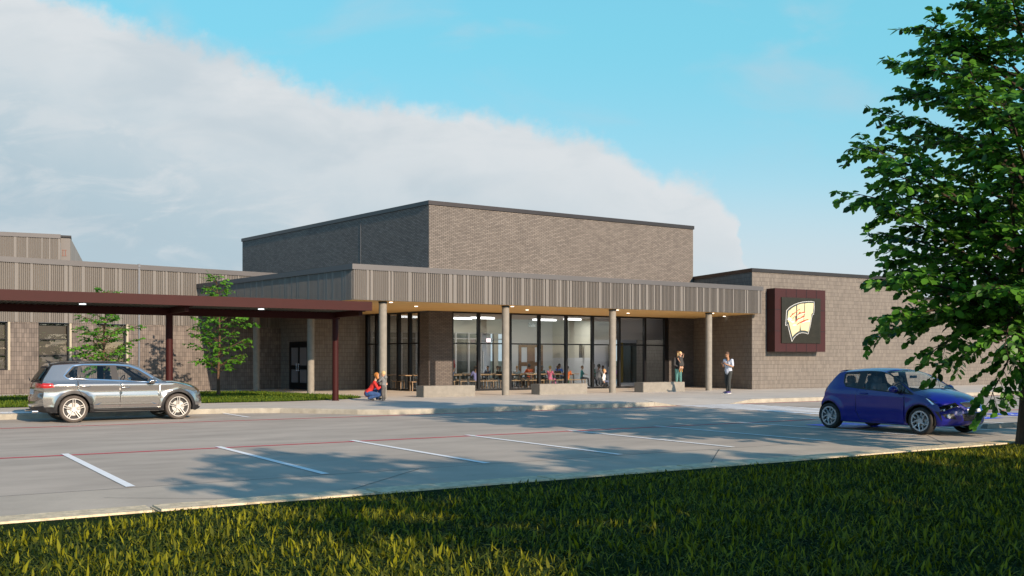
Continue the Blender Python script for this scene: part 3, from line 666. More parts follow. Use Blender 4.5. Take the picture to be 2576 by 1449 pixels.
def emb(pts, y, m, name, parent):
    """polygon traced on the plate in plate-photo units -> plate plane, own thickness"""
    P = [(px0+(x-428)/(1115-428)*(px1-px0), pz1-(yy-(365+(x-428)*.032))/(1190-365)*(pz1-pz0)) for x, yy in pts]
    tr = geometry.tessellate_polygon([[Vector((a, b, 0)) for a, b in P]]); n = len(P); mb = MB()
    mb.add([(a, y, b) for a, b in P]+[(a, y+.008, b) for a, b in P], [tuple(t) for t in tr]+[(i, (i+1) % n, n+(i+1) % n, n+i) for i in range(n)])
    o = mb.build(name, m, parent, merge=True); return o
outer = [(505, 605), (560, 545), (640, 495), (700, 470), (780, 448), (860, 438), (940, 435), (1000, 445), (1002, 560), (990, 682), (968, 685), (950, 760), (925, 900), (893, 1030), (880, 1036), (840, 1020), (780, 1012), (730, 1025), (680, 1060), (640, 1105), (604, 1168), (597, 1160), (560, 1010), (525, 862), (497, 885), (489, 870), (497, 740)]
def shrink(P, d):
    c = Vector((745, 760)); out = []
    n = len(P)
    for i in range(n):
        p, q, r_ = Vector(P[i-1]), Vector(P[i]), Vector(P[(i+1) % n])
        d1 = (q-p).normalized(); d2 = (r_-q).normalized(); nn = Vector((-d1.y-d2.y, d1.x+d2.x)); l = nn.length
        nn = nn/l if l > .2 else Vector((-d1.y, d1.x)); out.append(tuple(q+nn*d))
    return out
M_cr = mat('crest_cream', (.68, .57, .31), .5); M_cw = mat('crest_white', (.6, .6, .58), .5); M_cg = mat('crest_slate', (.035, .045, .045), .4); M_cred = mat('crest_red', (.62, .02, .01), .5)
emb(outer, -.342, M_cw, 'crest_outline', pl); emb(shrink(outer, 9), -.348, M_cg, 'crest_ground', pl)
for P in ([(540, 620), (600, 565), (672, 520), (672, 690), (655, 715), (655, 770), (668, 830), (690, 790), (695, 560), (695, 505)][:4]+[(655, 715), (660, 800), (670, 840), (600, 830), (530, 805), (525, 740)],
          [(693, 510), (760, 485), (818, 478), (812, 670), (800, 700), (806, 780), (740, 850), (730, 975), (680, 1005), (640, 1040), (608, 1078), (545, 815), (670, 842), (692, 740)],
          [(832, 476), (900, 468), (982, 472), (978, 560), (966, 655), (945, 662), (932, 755), (915, 850), (885, 990), (830, 968), (757, 965), (742, 850), (812, 782), (822, 690), (828, 640)]):
    emb(P, -.354, M_cr, 'crest_stroke', pl)
for P in ([(560, 715), (590, 690), (600, 660), (628, 655), (670, 625), (735, 572), (745, 582), (700, 610), (660, 645), (625, 675), (600, 695), (575, 725)],
          [(605, 755), (640, 715), (700, 680), (722, 650), (735, 628), (755, 645), (790, 635), (818, 622), (822, 645), (770, 655), (735, 668), (690, 695), (650, 715), (618, 752)],
          [(665, 795), (705, 745), (745, 738), (775, 712), (810, 700), (818, 718), (785, 732), (750, 750), (710, 765), (675, 800)],
          [(680, 855), (720, 830), (770, 800), (830, 775), (880, 762), (895, 775), (850, 785), (820, 805), (770, 825), (730, 838), (690, 865)]): emb(P, -.360, M_cred, 'crest_slash', pl)
for P in ([(512, 775), (530, 738), (555, 730), (580, 745), (600, 765), (575, 790), (545, 790), (525, 770)], [(560, 800), (600, 795), (640, 795), (635, 825), (600, 830)], [(600, 880), (630, 855), (670, 855), (680, 875), (640, 888)],
          [(690, 688), (760, 668), (822, 650), (820, 662), (760, 676), (700, 698)], [(760, 832), (850, 795), (920, 782), (922, 812), (850, 812), (790, 834)], [(690, 790), (740, 765), (815, 730), (815, 742), (740, 775), (700, 800)]): emb(P, -.363, M_cw, 'crest_highlight', pl)
# ------------------------------------------------------------------ vegetation
M_bark = mat('bark', (.10, .055, .03), .85, var=.35, scale=8, bump=.8, bscale=30, stretch=(1, 1, .3))
M_bark_dark = mat('dark_bark', (.045, .028, .016), .9, var=.4, scale=9, bump=1, bscale=25, stretch=(1, 1, .25))
M_leaf_big = leaf_mat('leaf_deep_green', (.008, .042, .008), (.12, .32, .032), .38, .42)
M_leaf_sap = leaf_mat('leaf_bright_green', (.045, .15, .014), (.12, .30, .022), .35, .45)
M_blade = leaf_mat('grass_blade', (.003, .020, .0015), (.27, .26, .006), .25, .7)
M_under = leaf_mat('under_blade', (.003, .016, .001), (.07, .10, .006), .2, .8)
M_blade2 = leaf_mat('lawn_blade', (.03, .085, .008), (.15, .20, .012), .25, .7)
def np_mesh(name, V, F4, m, parent=None, F3=None):
    me = bpy.data.meshes.new(name); nv = len(V); me.vertices.add(nv); me.vertices.foreach_set('co', V.astype(np.float32).ravel())
    n4 = len(F4); n3 = 0 if F3 is None else len(F3)
    me.loops.add(n4*4+n3*3); me.polygons.add(n4+n3)
    li = F4.ravel() if F3 is None else np.concatenate([F4.ravel(), F3.ravel()])
    me.loops.foreach_set('vertex_index', li.astype(np.int32))
    st = np.concatenate([np.arange(n4)*4, n4*4+np.arange(n3)*3]).astype(np.int32); tt = np.concatenate([np.full(n4, 4), np.full(n3, 3)]).astype(np.int32)
    me.polygons.foreach_set('loop_start', st)
    try: me.polygons.foreach_set('loop_total', tt)
    except Exception: pass
    me.update(calc_edges=True); me.materials.append(m)
    o = bpy.data.objects.new(name, me); COL.objects.link(o)
    if parent: o.parent = parent
    return o
def unit(a): return a/np.maximum(np.linalg.norm(a, axis=1, keepdims=True), 1e-9)
def leaves_mesh(name, P, A, Nn, S, m, parent, rg, width=.74):
    n = len(P); A = unit(A); B = unit(np.cross(A, Nn)); Nn = np.cross(B, A)
    S = S[:, None]; w = S*width*.5; fold = rg.uniform(.1, .5, (n, 1)); curl = rg.uniform(-.05, .3, (n, 1))
    def pt(a, b, up): return P+A*S*a+B*w*b+Nn*(S*up)
    V = np.stack([pt(0, 0, 0*fold), pt(.28, .85, .16*fold), pt(.70, .8, .14*fold-.1*curl), pt(1, 0, -.35*curl), pt(.70, -.8, .14*fold-.1*curl), pt(.28, -.85, .16*fold)], 1).reshape(-1, 3)
    b = np.arange(n)[:, None]*6
    F = np.concatenate([b+np.array([[0, 1, 2, 3]]), b+np.array([[0, 3, 4, 5]])], 0)
    o = np_mesh(name, V, F, m, parent); return o
def tube(mb, P, Rr, n=6):
    P = [Vector(p) for p in P]; rings = []
    for i, p in enumerate(P):
        d = (P[min(i+1, len(P)-1)]-P[max(i-1, 0)]).normalized(); q = d.to_track_quat('Z', 'Y')
        rings.append([p+q @ Vector((Rr[i]*math.cos(6.2832*k/n), Rr[i]*math.sin(6.2832*k/n), 0)) for k in range(n)])
    fs = [(j*n+i, j*n+(i+1) % n, (j+1)*n+(i+1) % n, (j+1)*n+i) for j in range(len(P)-1) for i in range(n)]
    mb.add([v for r in rings for v in r], fs)
def bez(a, b, c, n): return [a*(1-t)**2+b*2*t*(1-t)+c*t*t for t in [i/(n-1) for i in range(n)]]
def make_tree(name, loc, height, trunk_r, prof, nlimb, leaf, ltw, tws, label, cat, group, seed, leafm, barkm, zmin, low_start, up=.45, leaf_gap=.05, lean=0, tw_len=(.35, .8)):
    r = random.Random(seed); rg = np.random.default_rng(seed)
    root = empty(name, loc); tag(root, label, cat, group)
    mb = MB(); nseg = 12; tp = []
    for i in range(nseg+1):
        z = height*.96*i/nseg; k = i/nseg
        tp.append(Vector((math.sin(z*1.3+seed)*.05*k*2+lean*k, math.cos(z*1.1+seed)*.05*k*2, z-.03 if i == 0 else z)))
    rad = [trunk_r*(1.35 if i == 0 else 1)*(1-(i/nseg))**.9+.012 for i in range(nseg+1)]
    tube(mb, tp, rad, 12); trunk_at = lambda z: tp[min(nseg, max(0, int(z/(height*.96)*nseg)))]
    mb.build('trunk', barkm, root, smooth=True)
    br = MB(); LP, LA, LN, LS = [], [], [], []
    def prof_r(z):
        for (z0, r0), (z1, r1) in zip(prof, prof[1:]):
            if z0 <= z <= z1: return r0+(r1-r0)*(z-z0)/(z1-z0)
        return prof[-1][1]
    for i in range(nlimb):
        zt = zmin+(height-zmin)*((i+.5)/nlimb)**.82+r.uniform(-.15, .15); zt = min(max(zt, zmin), height-.05)
        az = i*2.39996+r.uniform(-.35, .35)+seed; Rr = prof_r(zt)*r.uniform(.76, 1.05)
        z0 = max(low_start+r.uniform(0, .5), zt-up*Rr-r.uniform(0, .5)*Rr*.4); z0 = min(z0, height*.93)
        s = trunk_at(z0).copy(); s.z = z0; tip = Vector((Rr*math.cos(az), Rr*math.sin(az), zt)); tip.x += s.x; tip.y += s.y
        mid = (s+tip)/2+Vector((0, 0, .16*Rr*(1 if zt > low_start else 2.2)))+Vector((r.uniform(-.1, .1), r.uniform(-.1, .1), 0))*Rr
        n = 9; C = bez(s, mid, tip, n); L_ = (tip-s).length; r0 = max(.012, trunk_r*.30*(1-z0/height*.6)*min(1, Rr/2))
        C = [c+Vector((r.uniform(-.03, .03), r.uniform(-.03, .03), r.uniform(-.03, .03)))*L_*.3 if 0 < j < n-1 else c for j, c in enumerate(C)]
        tube(br, C, [r0*(1-j/(n-1))**.8+.005 for j in range(n)], 5)
        nt = max(4, int(tws*L_))
        for j in range(nt):
            t = .18+.82*(j+r.random()*.6)/nt; x = min(t, .999)*(n-1); a = int(x); p = C[a].lerp(C[a+1], x-a)
            d = (C[a+1]-C[a]).normalized(); side = d.cross(Vector((0, 0, 1))).normalized()*(1 if j % 2 else -1)
            dr = (d*r.uniform(.5, 1.1)+side*r.uniform(.35, 1.1)+Vector((0, 0, r.uniform(-.45, .45)))).normalized()
            tl = r.uniform(*tw_len)*(1.1-.35*t); e = p+dr*tl+Vector((0, 0, -.12*tl)); m_ = (p+e)/2+Vector((0, 0, .06*tl))
            Q = bez(p, m_, e, 5); tube(br, Q, [.007, .006, .005, .004, .003], 4)
            k = max(3, int(tl/leaf_gap)); 
            for q in range(k):
                tt = .2+.8*(q+.5)/k; y = tt*4; b = min(3, int(y)); c = Q[b].lerp(Q[b+1], y-b); dd = (Q[b+1]-Q[b]).normalized()
                sd = dd.cross(Vector((0, 0, 1))).normalized()*(1 if q % 2 else -1)
                ax = dd*r.uniform(.2, .9)+sd*r.uniform(.3, 1)+Vector((0, 0, r.uniform(-.75, .15)))
                LP.append(c+sd*.015); LA.append(ax); nn = Vector((r.uniform(-.8, .8), r.uniform(-1.4, .5), 1)); LN.append(nn); LS.append(leaf*r.uniform(.65, 1.15))
    br.build('branch', barkm, root, smooth=True)['kind'] = 'stuff'
    lo = leaves_mesh('foliage', np.array(LP), np.array(LA), unit(np.array(LN)), np.array(LS), leafm, root, rg); lo['kind'] = 'stuff'
    return root, len(LP)
big_prof = [(.6, .9), (.85, 1.3), (1.5, 2.1), (1.95, 2.6), (2.6, 3.0), (3.7, 3.2), (4.5, 3.15), (5.5, 3.2), (6.1, 2.9), (6.6, 2.3), (7.2, 2.1), (7.8, 1.4), (8.4, .8), (8.9, .3)]
_, nl = make_tree('broadleaf_tree', (17.45, 10.05, .12), 8.8, .165, big_prof, 100, .17, 14, 9, 'large broadleaf tree in the near lawn reaching in from the right edge', 'tree', None, 3, M_leaf_big, M_bark_dark, .75, 1.75, leaf_gap=.042, tw_len=(.38, .85))
sap_prof = [(.8, .5), (1.1, .8), (1.7, 1.25), (2.2, 1.45), (3.0, 1.45), (3.5, 1.25), (4.0, .75), (4.6, .5), (5.2, .15)]
make_tree('young_tree', (12.06, 41.5, .15), 5.0, .055, sap_prof, 40, .165, 14, 8, 'young bright green tree in the lawn strip right of the silver car', 'tree', 'young trees in the lawn strip', 5, M_leaf_sap, M_bark, .95, .8, leaf_gap=.07, tw_len=(.25, .55))
sap2 = [(a*.88, b*.93) for a, b in sap_prof]
make_tree('young_tree', (7.6, 41.5, .15), 4.35, .05, sap2, 38, .155, 14, 8, 'young green tree behind the silver car, its tip above the maroon roof', 'tree', 'young trees in the lawn strip', 9, M_leaf_sap, M_bark, .9, .7, leaf_gap=.066, tw_len=(.25, .5))
# two more trees of the same row stand behind the photographer and shade the lawn
bp = [(a, b*.98) for a, b in big_prof]
make_tree('broadleaf_tree', (7.2, -1.9, .1), 7.3, .15, [(.6, .9), (1.5, 2.2), (2.6, 3.0), (4.5, 3.1), (5.5, 2.7), (6.4, 1.6), (7.4, .3)], 64, .22, 14, 8, 'broadleaf tree behind the viewpoint shading the near lawn, out of the photograph', 'tree', 'shade trees behind the viewpoint', 13, M_leaf_big, M_bark_dark, 1.6, 1.8, leaf_gap=.06)
make_tree('broadleaf_tree', (12.3, -3.4, .1), 7.0, .15, [(.6, .9), (1.5, 2.2), (2.6, 3.0), (4.5, 3.2), (5.5, 2.8), (6.2, 1.6), (7.1, .3)], 64, .22, 14, 8, 'second broadleaf tree behind the viewpoint, right of the first, out of the photograph', 'tree', 'shade trees behind the viewpoint', 17, M_leaf_big, M_bark_dark, 1.6, 1.8, leaf_gap=.06)
make_tree('broadleaf_tree', (9.6, -7.2, .1), 8.2, .16, [(.6, .9), (1.5, 2.6), (2.6, 3.4), (4.5, 3.6), (6.0, 3.0), (7.2, 1.6), (8.3, .3)], 60, .24, 14, 7, 'third broadleaf tree far behind the viewpoint, out of the photograph', 'tree', 'shade trees behind the viewpoint', 23, M_leaf_big, M_bark_dark, 1.6, 1.8, leaf_gap=.06)
make_tree('broadleaf_tree', (22.4, 8.4, .1), 8.6, .16, big_prof, 60, .22, 14, 7, 'broadleaf tree standing right of the photograph, shading the blue hatchback', 'tree', 'shade trees behind the viewpoint', 31, M_leaf_big, M_bark_dark, .9, 1.75, leaf_gap=.06)
# near lawn
sheet('lawn_ground', [(-60, -60), (90, -60), (90, 10.28), (-60, 10.28)], .13, M_soil)
ISL = [(-50, 34.38), (9.65, 34.5), (12.4, 34.3), (13.7, 34.55), (15.2, 35.15), (16.1, 36.1), (16.25, 37.0), (16.2, 38.0), (15.75, 40.9), (15.0, 45.0), (13.2, 46.6), (4.3, 44.8), (-50, 37.0)]
tri_sheet('island_ground', ISL, .163, M_soil)
def blades(name, P, L0, L1, W0, W1, seed, m, lean=.6, fade=None):
    rg = np.random.default_rng(seed); n = len(P)
    az = rg.uniform(0, 2*np.pi, n); ln = rg.uniform(L0, L1, n)*rg.uniform(.6, 1, n); w = rg.uniform(W0, W1, n)
    ln = ln if fade is None else ln*fade; big = rg.random(n) < .13; ln[big] *= 1.3; w[big] *= 1.7
    tl = rg.beta(2, 2, n)*lean*1.9
    D = np.stack([np.cos(az), np.sin(az), np.zeros(n)], 1); T = np.stack([-np.sin(az), np.cos(az), np.zeros(n)], 1)
    up = np.array([[0, 0, 1.]])
    s = np.sin(tl)[:, None]; c = np.cos(tl)[:, None]; s2 = np.sin(np.minimum(tl*1.7, 1.8))[:, None]; c2 = np.cos(np.minimum(tl*1.7, 1.8))[:, None]
    M_ = P+(D*s+up*c)*(ln*.5)[:, None]; E_ = M_+(D*s2+up*c2)*(ln*.5)[:, None]
    W = T*w[:, None]*.5
    V = np.stack([P-W*.6, P+W*.6, M_+W, M_-W, E_], 1).reshape(-1, 3); b = np.arange(n)[:, None]*5
    return np_mesh(name, V, b+np.array([[0, 1, 2, 3]]), m, None, b+np.array([[3, 2, 4]]))
rg = np.random.default_rng(4)
def cam_pts(n, z0, z1, x0, x1):
    Z = rg.uniform(z0**2, z1**2, n)**.5; k = rg.uniform(x0, x1, n); X = k*Z
    return X*.842+Z*.539, -X*.539+Z*.842, Z
u, v, Z = cam_pts(460000, 4.4, 21, -.72, .86)
edge = 10.17+.08*np.sin(u*3.1)+.07*np.sin(u*7.7+1)+.06*np.sin(u*17)+rg.normal(0, .03, len(u))-.30*np.exp(-((u-1.2)/.7)**2)
cl = np.sin(u*2.3+np.sin(v*1.7)*1.5)*np.sin(v*2.9+np.sin(u*1.1)*2)
keep = (v < edge) & (rg.random(len(u)) < np.clip(.55+.35*cl, .10, 1)); u, v, Z = u[keep], v[keep], Z[keep]
o = blades('grass', np.stack([u, v, np.full(len(u), .12)], 1), .07, .15, .007, .019, 5, M_blade, .9, fade=np.clip((10.3-v)/.9, .45, 1)); tag(o, 'ragged dark green foreground grass with sunlit yellow patches', 'grass', kind='stuff')
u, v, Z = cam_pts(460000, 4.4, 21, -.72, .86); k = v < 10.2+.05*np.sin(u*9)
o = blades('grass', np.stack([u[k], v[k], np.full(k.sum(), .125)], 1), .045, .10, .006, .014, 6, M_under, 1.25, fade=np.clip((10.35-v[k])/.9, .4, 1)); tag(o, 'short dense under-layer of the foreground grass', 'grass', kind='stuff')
# lawn strip by the walkway
def in_poly(x, y, P):
    c = np.zeros(len(x), bool)
    for (x0, y0), (x1, y1) in zip(P, P[1:]+P[:1]):
        t = ((y0 > y) != (y1 > y)) & (x < (x1-x0)*(y-y0)/((y1-y0) or 1e-9)+x0); c ^= t
    return c
x = rg.uniform(-6, 16.4, 130000); y = rg.uniform(34.2, 46.7, 130000); k = in_poly(x, y, ISL) & (rg.random(130000) < np.where(y < 37, 1, .6)); x, y = x[k], y[k]
o = blades('grass', np.stack([x, y, np.full(len(x), .16)], 1), .06, .12, .012, .024, 8, M_blade2, .6); tag(o, 'short bright green lawn strip between walkway posts and school wall', 'grass', kind='stuff')
# ------------------------------------------------------------------ cars
M_tyre = mat('tyre_rubber', (.022, .021, .02), .75, var=.3, scale=10)
M_tyre_dusty = mat('dusty_tyre', (.085, .07, .058), .85, var=.25, scale=10)
M_trim = mat('black_plastic_trim', (.014, .014, .015), .5)
M_gloss = mat('gloss_black', (.008, .008, .010), .12, spec=.7)
M_chrome = mat('chrome', (.75, .76, .78), .12, metal=1)
M_alloy = mat('bright_alloy', (.72, .69, .64), .3, metal=.7)
M_alloy_blue = mat('silver_alloy', (.50, .55, .60), .28, metal=.75)
M_disc = mat('brake_disc', (.5, .48, .45), .4, metal=.7)
M_seat = mat('grey_seat', (.14, .145, .15), .85)
M_cabin = mat('cabin_lining', (.02, .02, .022), .8)
M_carglass = glass_mat('car_glass', (.86, .90, .91), .5, .03)
M_tail = mat('tail_lamp_red', (.38, .012, .008), .15, coat=1, emit=(.6, .02, .01), estr=.02)
M_amber = mat('tail_lamp_amber', (.55, .09, .01), .15, coat=1)
M_lens = mat('lamp_lens', (.62, .72, .80), .1, metal=.6, coat=1)
M_plate = mat('number_plate', (.6, .62, .64), .5)
def catmull(P, k=6, closed=False):
    out = []; n = len(P)
    for i in range(n-1):
        p0, p1, p2, p3 = (Vector(P[max(i-1, 0)]), Vector(P[i]), Vector(P[i+1]), Vector(P[min(i+2, n-1)]))
        for j in range(k):
            t = j/k
            out.append(.5*((2*p1)+(p2-p0)*t+(2*p0-5*p1+4*p2-p3)*t*t+(3*p1-p0-3*p2+p3)*t**3))
    out.append(Vector(P[-1])); return out
def pip(p, P):
    x, y = p; c = False; n = len(P); j = n-1
    for i in range(n):
        xi, yi = P[i]; xj, yj = P[j]
        if (yi > y) != (yj > y) and x < (xj-xi)*(y-yi)/(yj-yi)+xi: c = not c
        j = i
    return c
def cdt_regions(outline, regions, grid):
    """triangulate the outline with every region border kept; returns (points, {region name: triangles})"""
    V = []; E = []
    def loop(P):
        b = len(V); V.extend(Vector(p) for p in P); n = len(P); E.extend((b+i, b+(i+1) % n) for i in range(n))
    loop(outline)
    for nm, P in regions: loop(P)
    V.extend(Vector(g) for g in grid if pip(g, outline))
    vo, eo, fo, *_ = geometry.delaunay_2d_cdt(V, E, [], 0, 1e-5)
    res = {}
    for f in fo:
        c = sum((vo[i] for i in f), Vector((0, 0)))/len(f)
        if not pip(c, outline): continue
        name = 'body'
        for nm, P in regions:
            if pip(c, P): name = nm
        res.setdefault(name, []).append(tuple(f))
    return vo, res
def circ(cx, cz, r, n=28, a0=0, a1=360): return [(cx+r*math.cos(math.radians(a0+(a1-a0)*i/n)), cz+r*math.sin(math.radians(a0+(a1-a0)*i/n))) for i in range(n+(a1-a0 != 360))]
def components(b):
    # one MB per connected piece (vertices welded by position)
    key = {}; par = []
    def find(i):
        while par[i] != i: par[i] = par[par[i]]; i = par[i]
        return i
    ids = []
    for v in b.v:
        k = tuple(round(c, 3) for c in v)
        if k not in key: key[k] = len(par); par.append(len(par))
        ids.append(key[k])
    for f in b.f:
        for i in f[1:]: par[find(ids[i])] = find(ids[f[0]])
    groups = {}
    for f, m_ in zip(b.f, b.m): groups.setdefault(find(ids[f[0]]), []).append((f, m_))
    out = []
    for g in groups.values():
        if len(g) < 3 and len(groups) > 2: continue
        n = MB(); mp = {}
        for f, m_ in g:
            ff = []
            for i in f:
                k = ids[i]
                if k not in mp: mp[k] = len(n.v); n.v.append(b.v[i])
                ff.append(mp[k])
            if len(set(ff)) > 2: n.f.append(tuple(ff)); n.m.append(m_)
        out.append(n)
    return out
def make_car(S):
    root = empty(S['name'], S['loc'], S['rz']); tag(root, S['label'], 'car')
    prof = catmull(S['prof'], 6); offs = [o for o in S['off']]
    m = len(prof); of = [offs[min(i//6, len(offs)-1)]*(1-(i % 6)/6)+offs[min(i//6+1, len(offs)-1)]*(i % 6)/6 for i in range(m)]
    nrm = []
    for i in range(m):
        a = prof[max(i-3, 0)]; b = prof[min(i+3, m-1)]; d = (b-a).normalized(); nrm.append(Vector((d.y, -d.x))*-1)
    # profile runs front-bottom -> over the roof -> rear-bottom: inward normal is to the left of travel
    for i in range(m):
        if prof[i].y < .5:
            k = max(0, min(1, (.5-prof[i].y)/.2)); q = nrm[i]; q.y *= (1-k); nrm[i] = Vector((math.copysign(1, -q.x if False else q.x), 0)) if q.length < .2 else q.normalized()
            if i > m/2: nrm[i].x = abs(nrm[i].x)
            else: nrm[i].x = -abs(nrm[i].x)
    E = [prof[i]+nrm[i]*of[i] for i in range(m)]
    Wf = S['width']
    mats = {'body': S['paint'], 'black': M_trim, 'gloss': M_gloss, 'glass': M_carglass, 'chrome': M_chrome, 'tail': S.get('tailmat', M_tail), 'lens': M_lens, 'gap': M_gloss, 'clad': M_trim, 'grille': M_trim, 'lensblack': M_gloss, 'plate': M_plate}
    buckets = {}
    def put(nm, tris, verts, flip=False):
        b = buckets.setdefault(nm, MB()); idx = {}; vs = []
        fs = []
        for t in tris:
            f = []
            for i in t:
                if i not in idx: idx[i] = len(vs); vs.append(verts[i])
                f.append(idx[i])
            fs.append(tuple(f[::-1]) if flip else tuple(f))
        b.add(vs, fs)
    # --- sides
    a1, a2 = S['arches']; zb = S['sill']
    bottom = []
    def arch(cx, cz, r):
        zz = zb; a = math.degrees(math.asin((zz-cz)/r)) if abs(zz-cz) < r else 0
        return circ(cx, cz, r, 20, a, 180-a)
    fr = arch(*a2); re = arch(*a1)
    E0, E1 = E[0], E[-1]
    bottom = [(x, z) for x, z in [(E1.x, E1.y)]]+[(re[-1][0], zb)]
    # close outline: rear bottom -> rear arch (back to front) -> sill -> front arch -> front bottom
    out = [(p.x, p.y) for p in E]+re[::-1]+fr[::-1]
    # drop duplicates
    o2 = []
    for p in out:
        if not o2 or math.hypot(p[0]-o2[-1][0], p[1]-o2[-1][1]) > .004: o2.append(p)
    out = o2
    xs = [p[0] for p in out]; zs = [p[1] for p in out]
    grid = [(x+(.02 if j % 2 else 0), z) for j, z in enumerate(np.arange(min(zs)+.03, max(zs), .045)) for x in np.arange(min(xs)+.03, max(xs), .06)]
    V2, reg = cdt_regions(out, S['side'], grid)
    for sgn in (-1, 1):
        V3 = [Vector((p.x, sgn*Wf(p.x, p.y), p.y)) for p in V2]
        for nm, tr in reg.items(): put(nm if not nm.startswith('pane') else nm+('n' if sgn < 0 else 'f'), tr, V3, sgn > 0)
    # --- centre shell over the profile; v = -1..1 across, t = index along profile
    def shell(t, v):
        i = min(max(t, 0), m-1.001); a = int(i); k = i-a
        P = prof[a].lerp(prof[a+1], k); n = nrm[a].lerp(nrm[a+1], k); o = of[a]*(1-k)+of[a+1]*k; e = P+n*o
        w = Wf(e.x, e.y); q = P+n*(o*abs(v)**S.get('pw', 3.2)); return Vector((q.x, w*v, q.y))
    NV = 12
    gv = [-1+2*j/NV for j in range(NV+1)]
    outl = [(i*.1, -1) for i in range(m)]+[((m-1)*.1, v) for v in gv[1:-1]]+[((m-1-i)*.1, 1) for i in range(m)]+[(0, v) for v in gv[1:-1][::-1]]
    grid = [(i*.1, v) for i in range(1, m-1) for v in gv[1:-1]]
    V2, reg = cdt_regions(outl, [(nm, [(t*.6, v) for t, v in P]) for nm, P in S['shell']], grid)
    V3 = [shell(p.x*10, p.y) for p in V2]
    c1 = V3[0]
    for nm, tr in reg.items(): put(nm, tr, V3, True)
    names = {'body': 'body', 'black': 'window_surround', 'gloss': 'gloss_panel', 'glass': 'windscreen', 'chrome': 'chrome_trim', 'tail': 'tail_lamp', 'lens': 'headlight', 'gap': 'panel_gap', 'clad': 'lower_cladding', 'grille': 'grille', 'lensblack': 'headlight_housing', 'plate': 'number_plate', 'rearglass': 'rear_window'}
    bodyo = None
    gp = buckets.pop('gap', None)
    if gp: buckets['body'].add(gp.v, gp.f, 1)
    for nm in sorted(buckets, key=lambda s: s != 'body'):
        mm = M_carglass if nm.startswith('pane') or nm == 'rearglass' else mats[nm]
        label = 'side_window' if nm.startswith('pane') else names[nm]
        if nm == 'body':
            o = buckets[nm].build(label, [mm, M_gloss], root, smooth=True, merge=True, uv=False)
            try: o.data.set_sharp_from_angle(angle=math.radians(42))
            except Exception: pass
        else:
            for piece in components(buckets[nm]): piece.build(label, mm, root, smooth=True, uv=False)
    # --- underbody, wheel wells, cabin
    (rx, rz_, rr), (fx, fz, frr) = a1, a2; hw = S['hw']
    mb = MB(); L0, L1 = prof[-1].x+.12, prof[0].x-.12
    mb.box2((rx+rr, -hw+.10, zb-.02), (fx-frr, hw-.10, zb+.12)); mb.box2((L0, -hw+.25, zb+.02), (L1, hw-.25, zb+.1))
    for cx, cz, r in (a1, a2):
        for sg in (-1, 1):
            A_ = circ(cx, cz, r+.002, 20, -15, 195); y0 = sg*(hw-.05); y1 = sg*(hw-.34)
            for p, q in zip(A_, A_[1:]): mb.quad((p[0], y0, p[1]), (q[0], y0, q[1]), (q[0], y1, q[1]), (p[0], y1, p[1]))
            mb.add([(p[0], y1, p[1]) for p in A_], [tuple(range(len(A_)))])
    mb.build('underbody', M_trim, root)
    mb = MB(); bz = S['belt']
    mb.box2((S['cab'][0], -hw+.14, zb+.12), (S['cab'][1], hw-.14, zb+.16))
    mb.box2((S['cab'][1]-.42, -hw+.16, bz-.28), (S['cab'][1]+.15, hw-.16, bz-.06))
    mb.box2((S['cab'][0]-.25, -hw+.2, bz-.4), (S['cab'][0], hw-.2, bz-.12))
    mb.build('dashboard', M_cabin, root)
    for sg in (-1, 1):
        for k, sx in enumerate(S['seats']):
            s = MB(); w = .25
            Mr = Matrix.Rotation(math.radians(-14), 3, 'Y')
            s.box((sx+.24, sg*.37, zb+.30), (.5, .5, .16)); s.box((sx-.06, sg*.37, bz-.17), (.13, .48, .60), 0, Mr)
            s.box((sx-.15, sg*.37, bz+.20), (.10, .27, .19), 0, Mr)
            o = s.build('seat', M_seat, root)
            bm = bmesh.new(); bm.from_mesh(o.data); bmesh.ops.bevel(bm, geom=bm.edges[:], offset=.035, segments=3, affect='EDGES'); bm.to_mesh(o.data); bm.free()
            for p in o.data.polygons: p.use_smooth = True
    sw = MB(); cx, cz = S['cab'][1]-.55, bz-.03; R_ = .18
    P = [Vector((cx+.08*math.sin(t)*R_/.18, S['driver']*.37+R_*math.cos(t), cz+R_*math.sin(t)*.92)) for t in [6.2832*i/20 for i in range(21)]]
    tube(sw, P, [.014]*21, 6); sw.cyl((cx, S['driver']*.37, cz), (cx+.25, S['driver']*.37, cz-.12), .03); sw.build('steering_wheel', M_cabin, root, smooth=True)
    mm = MB(); mm.box((S['mirror_in'][0], 0, S['mirror_in'][1]), (.03, .22, .06)); mm.build('inner_mirror', M_cabin, root)
    # --- wheels
    wr, ww = S['wheel']; rim = S['rim']
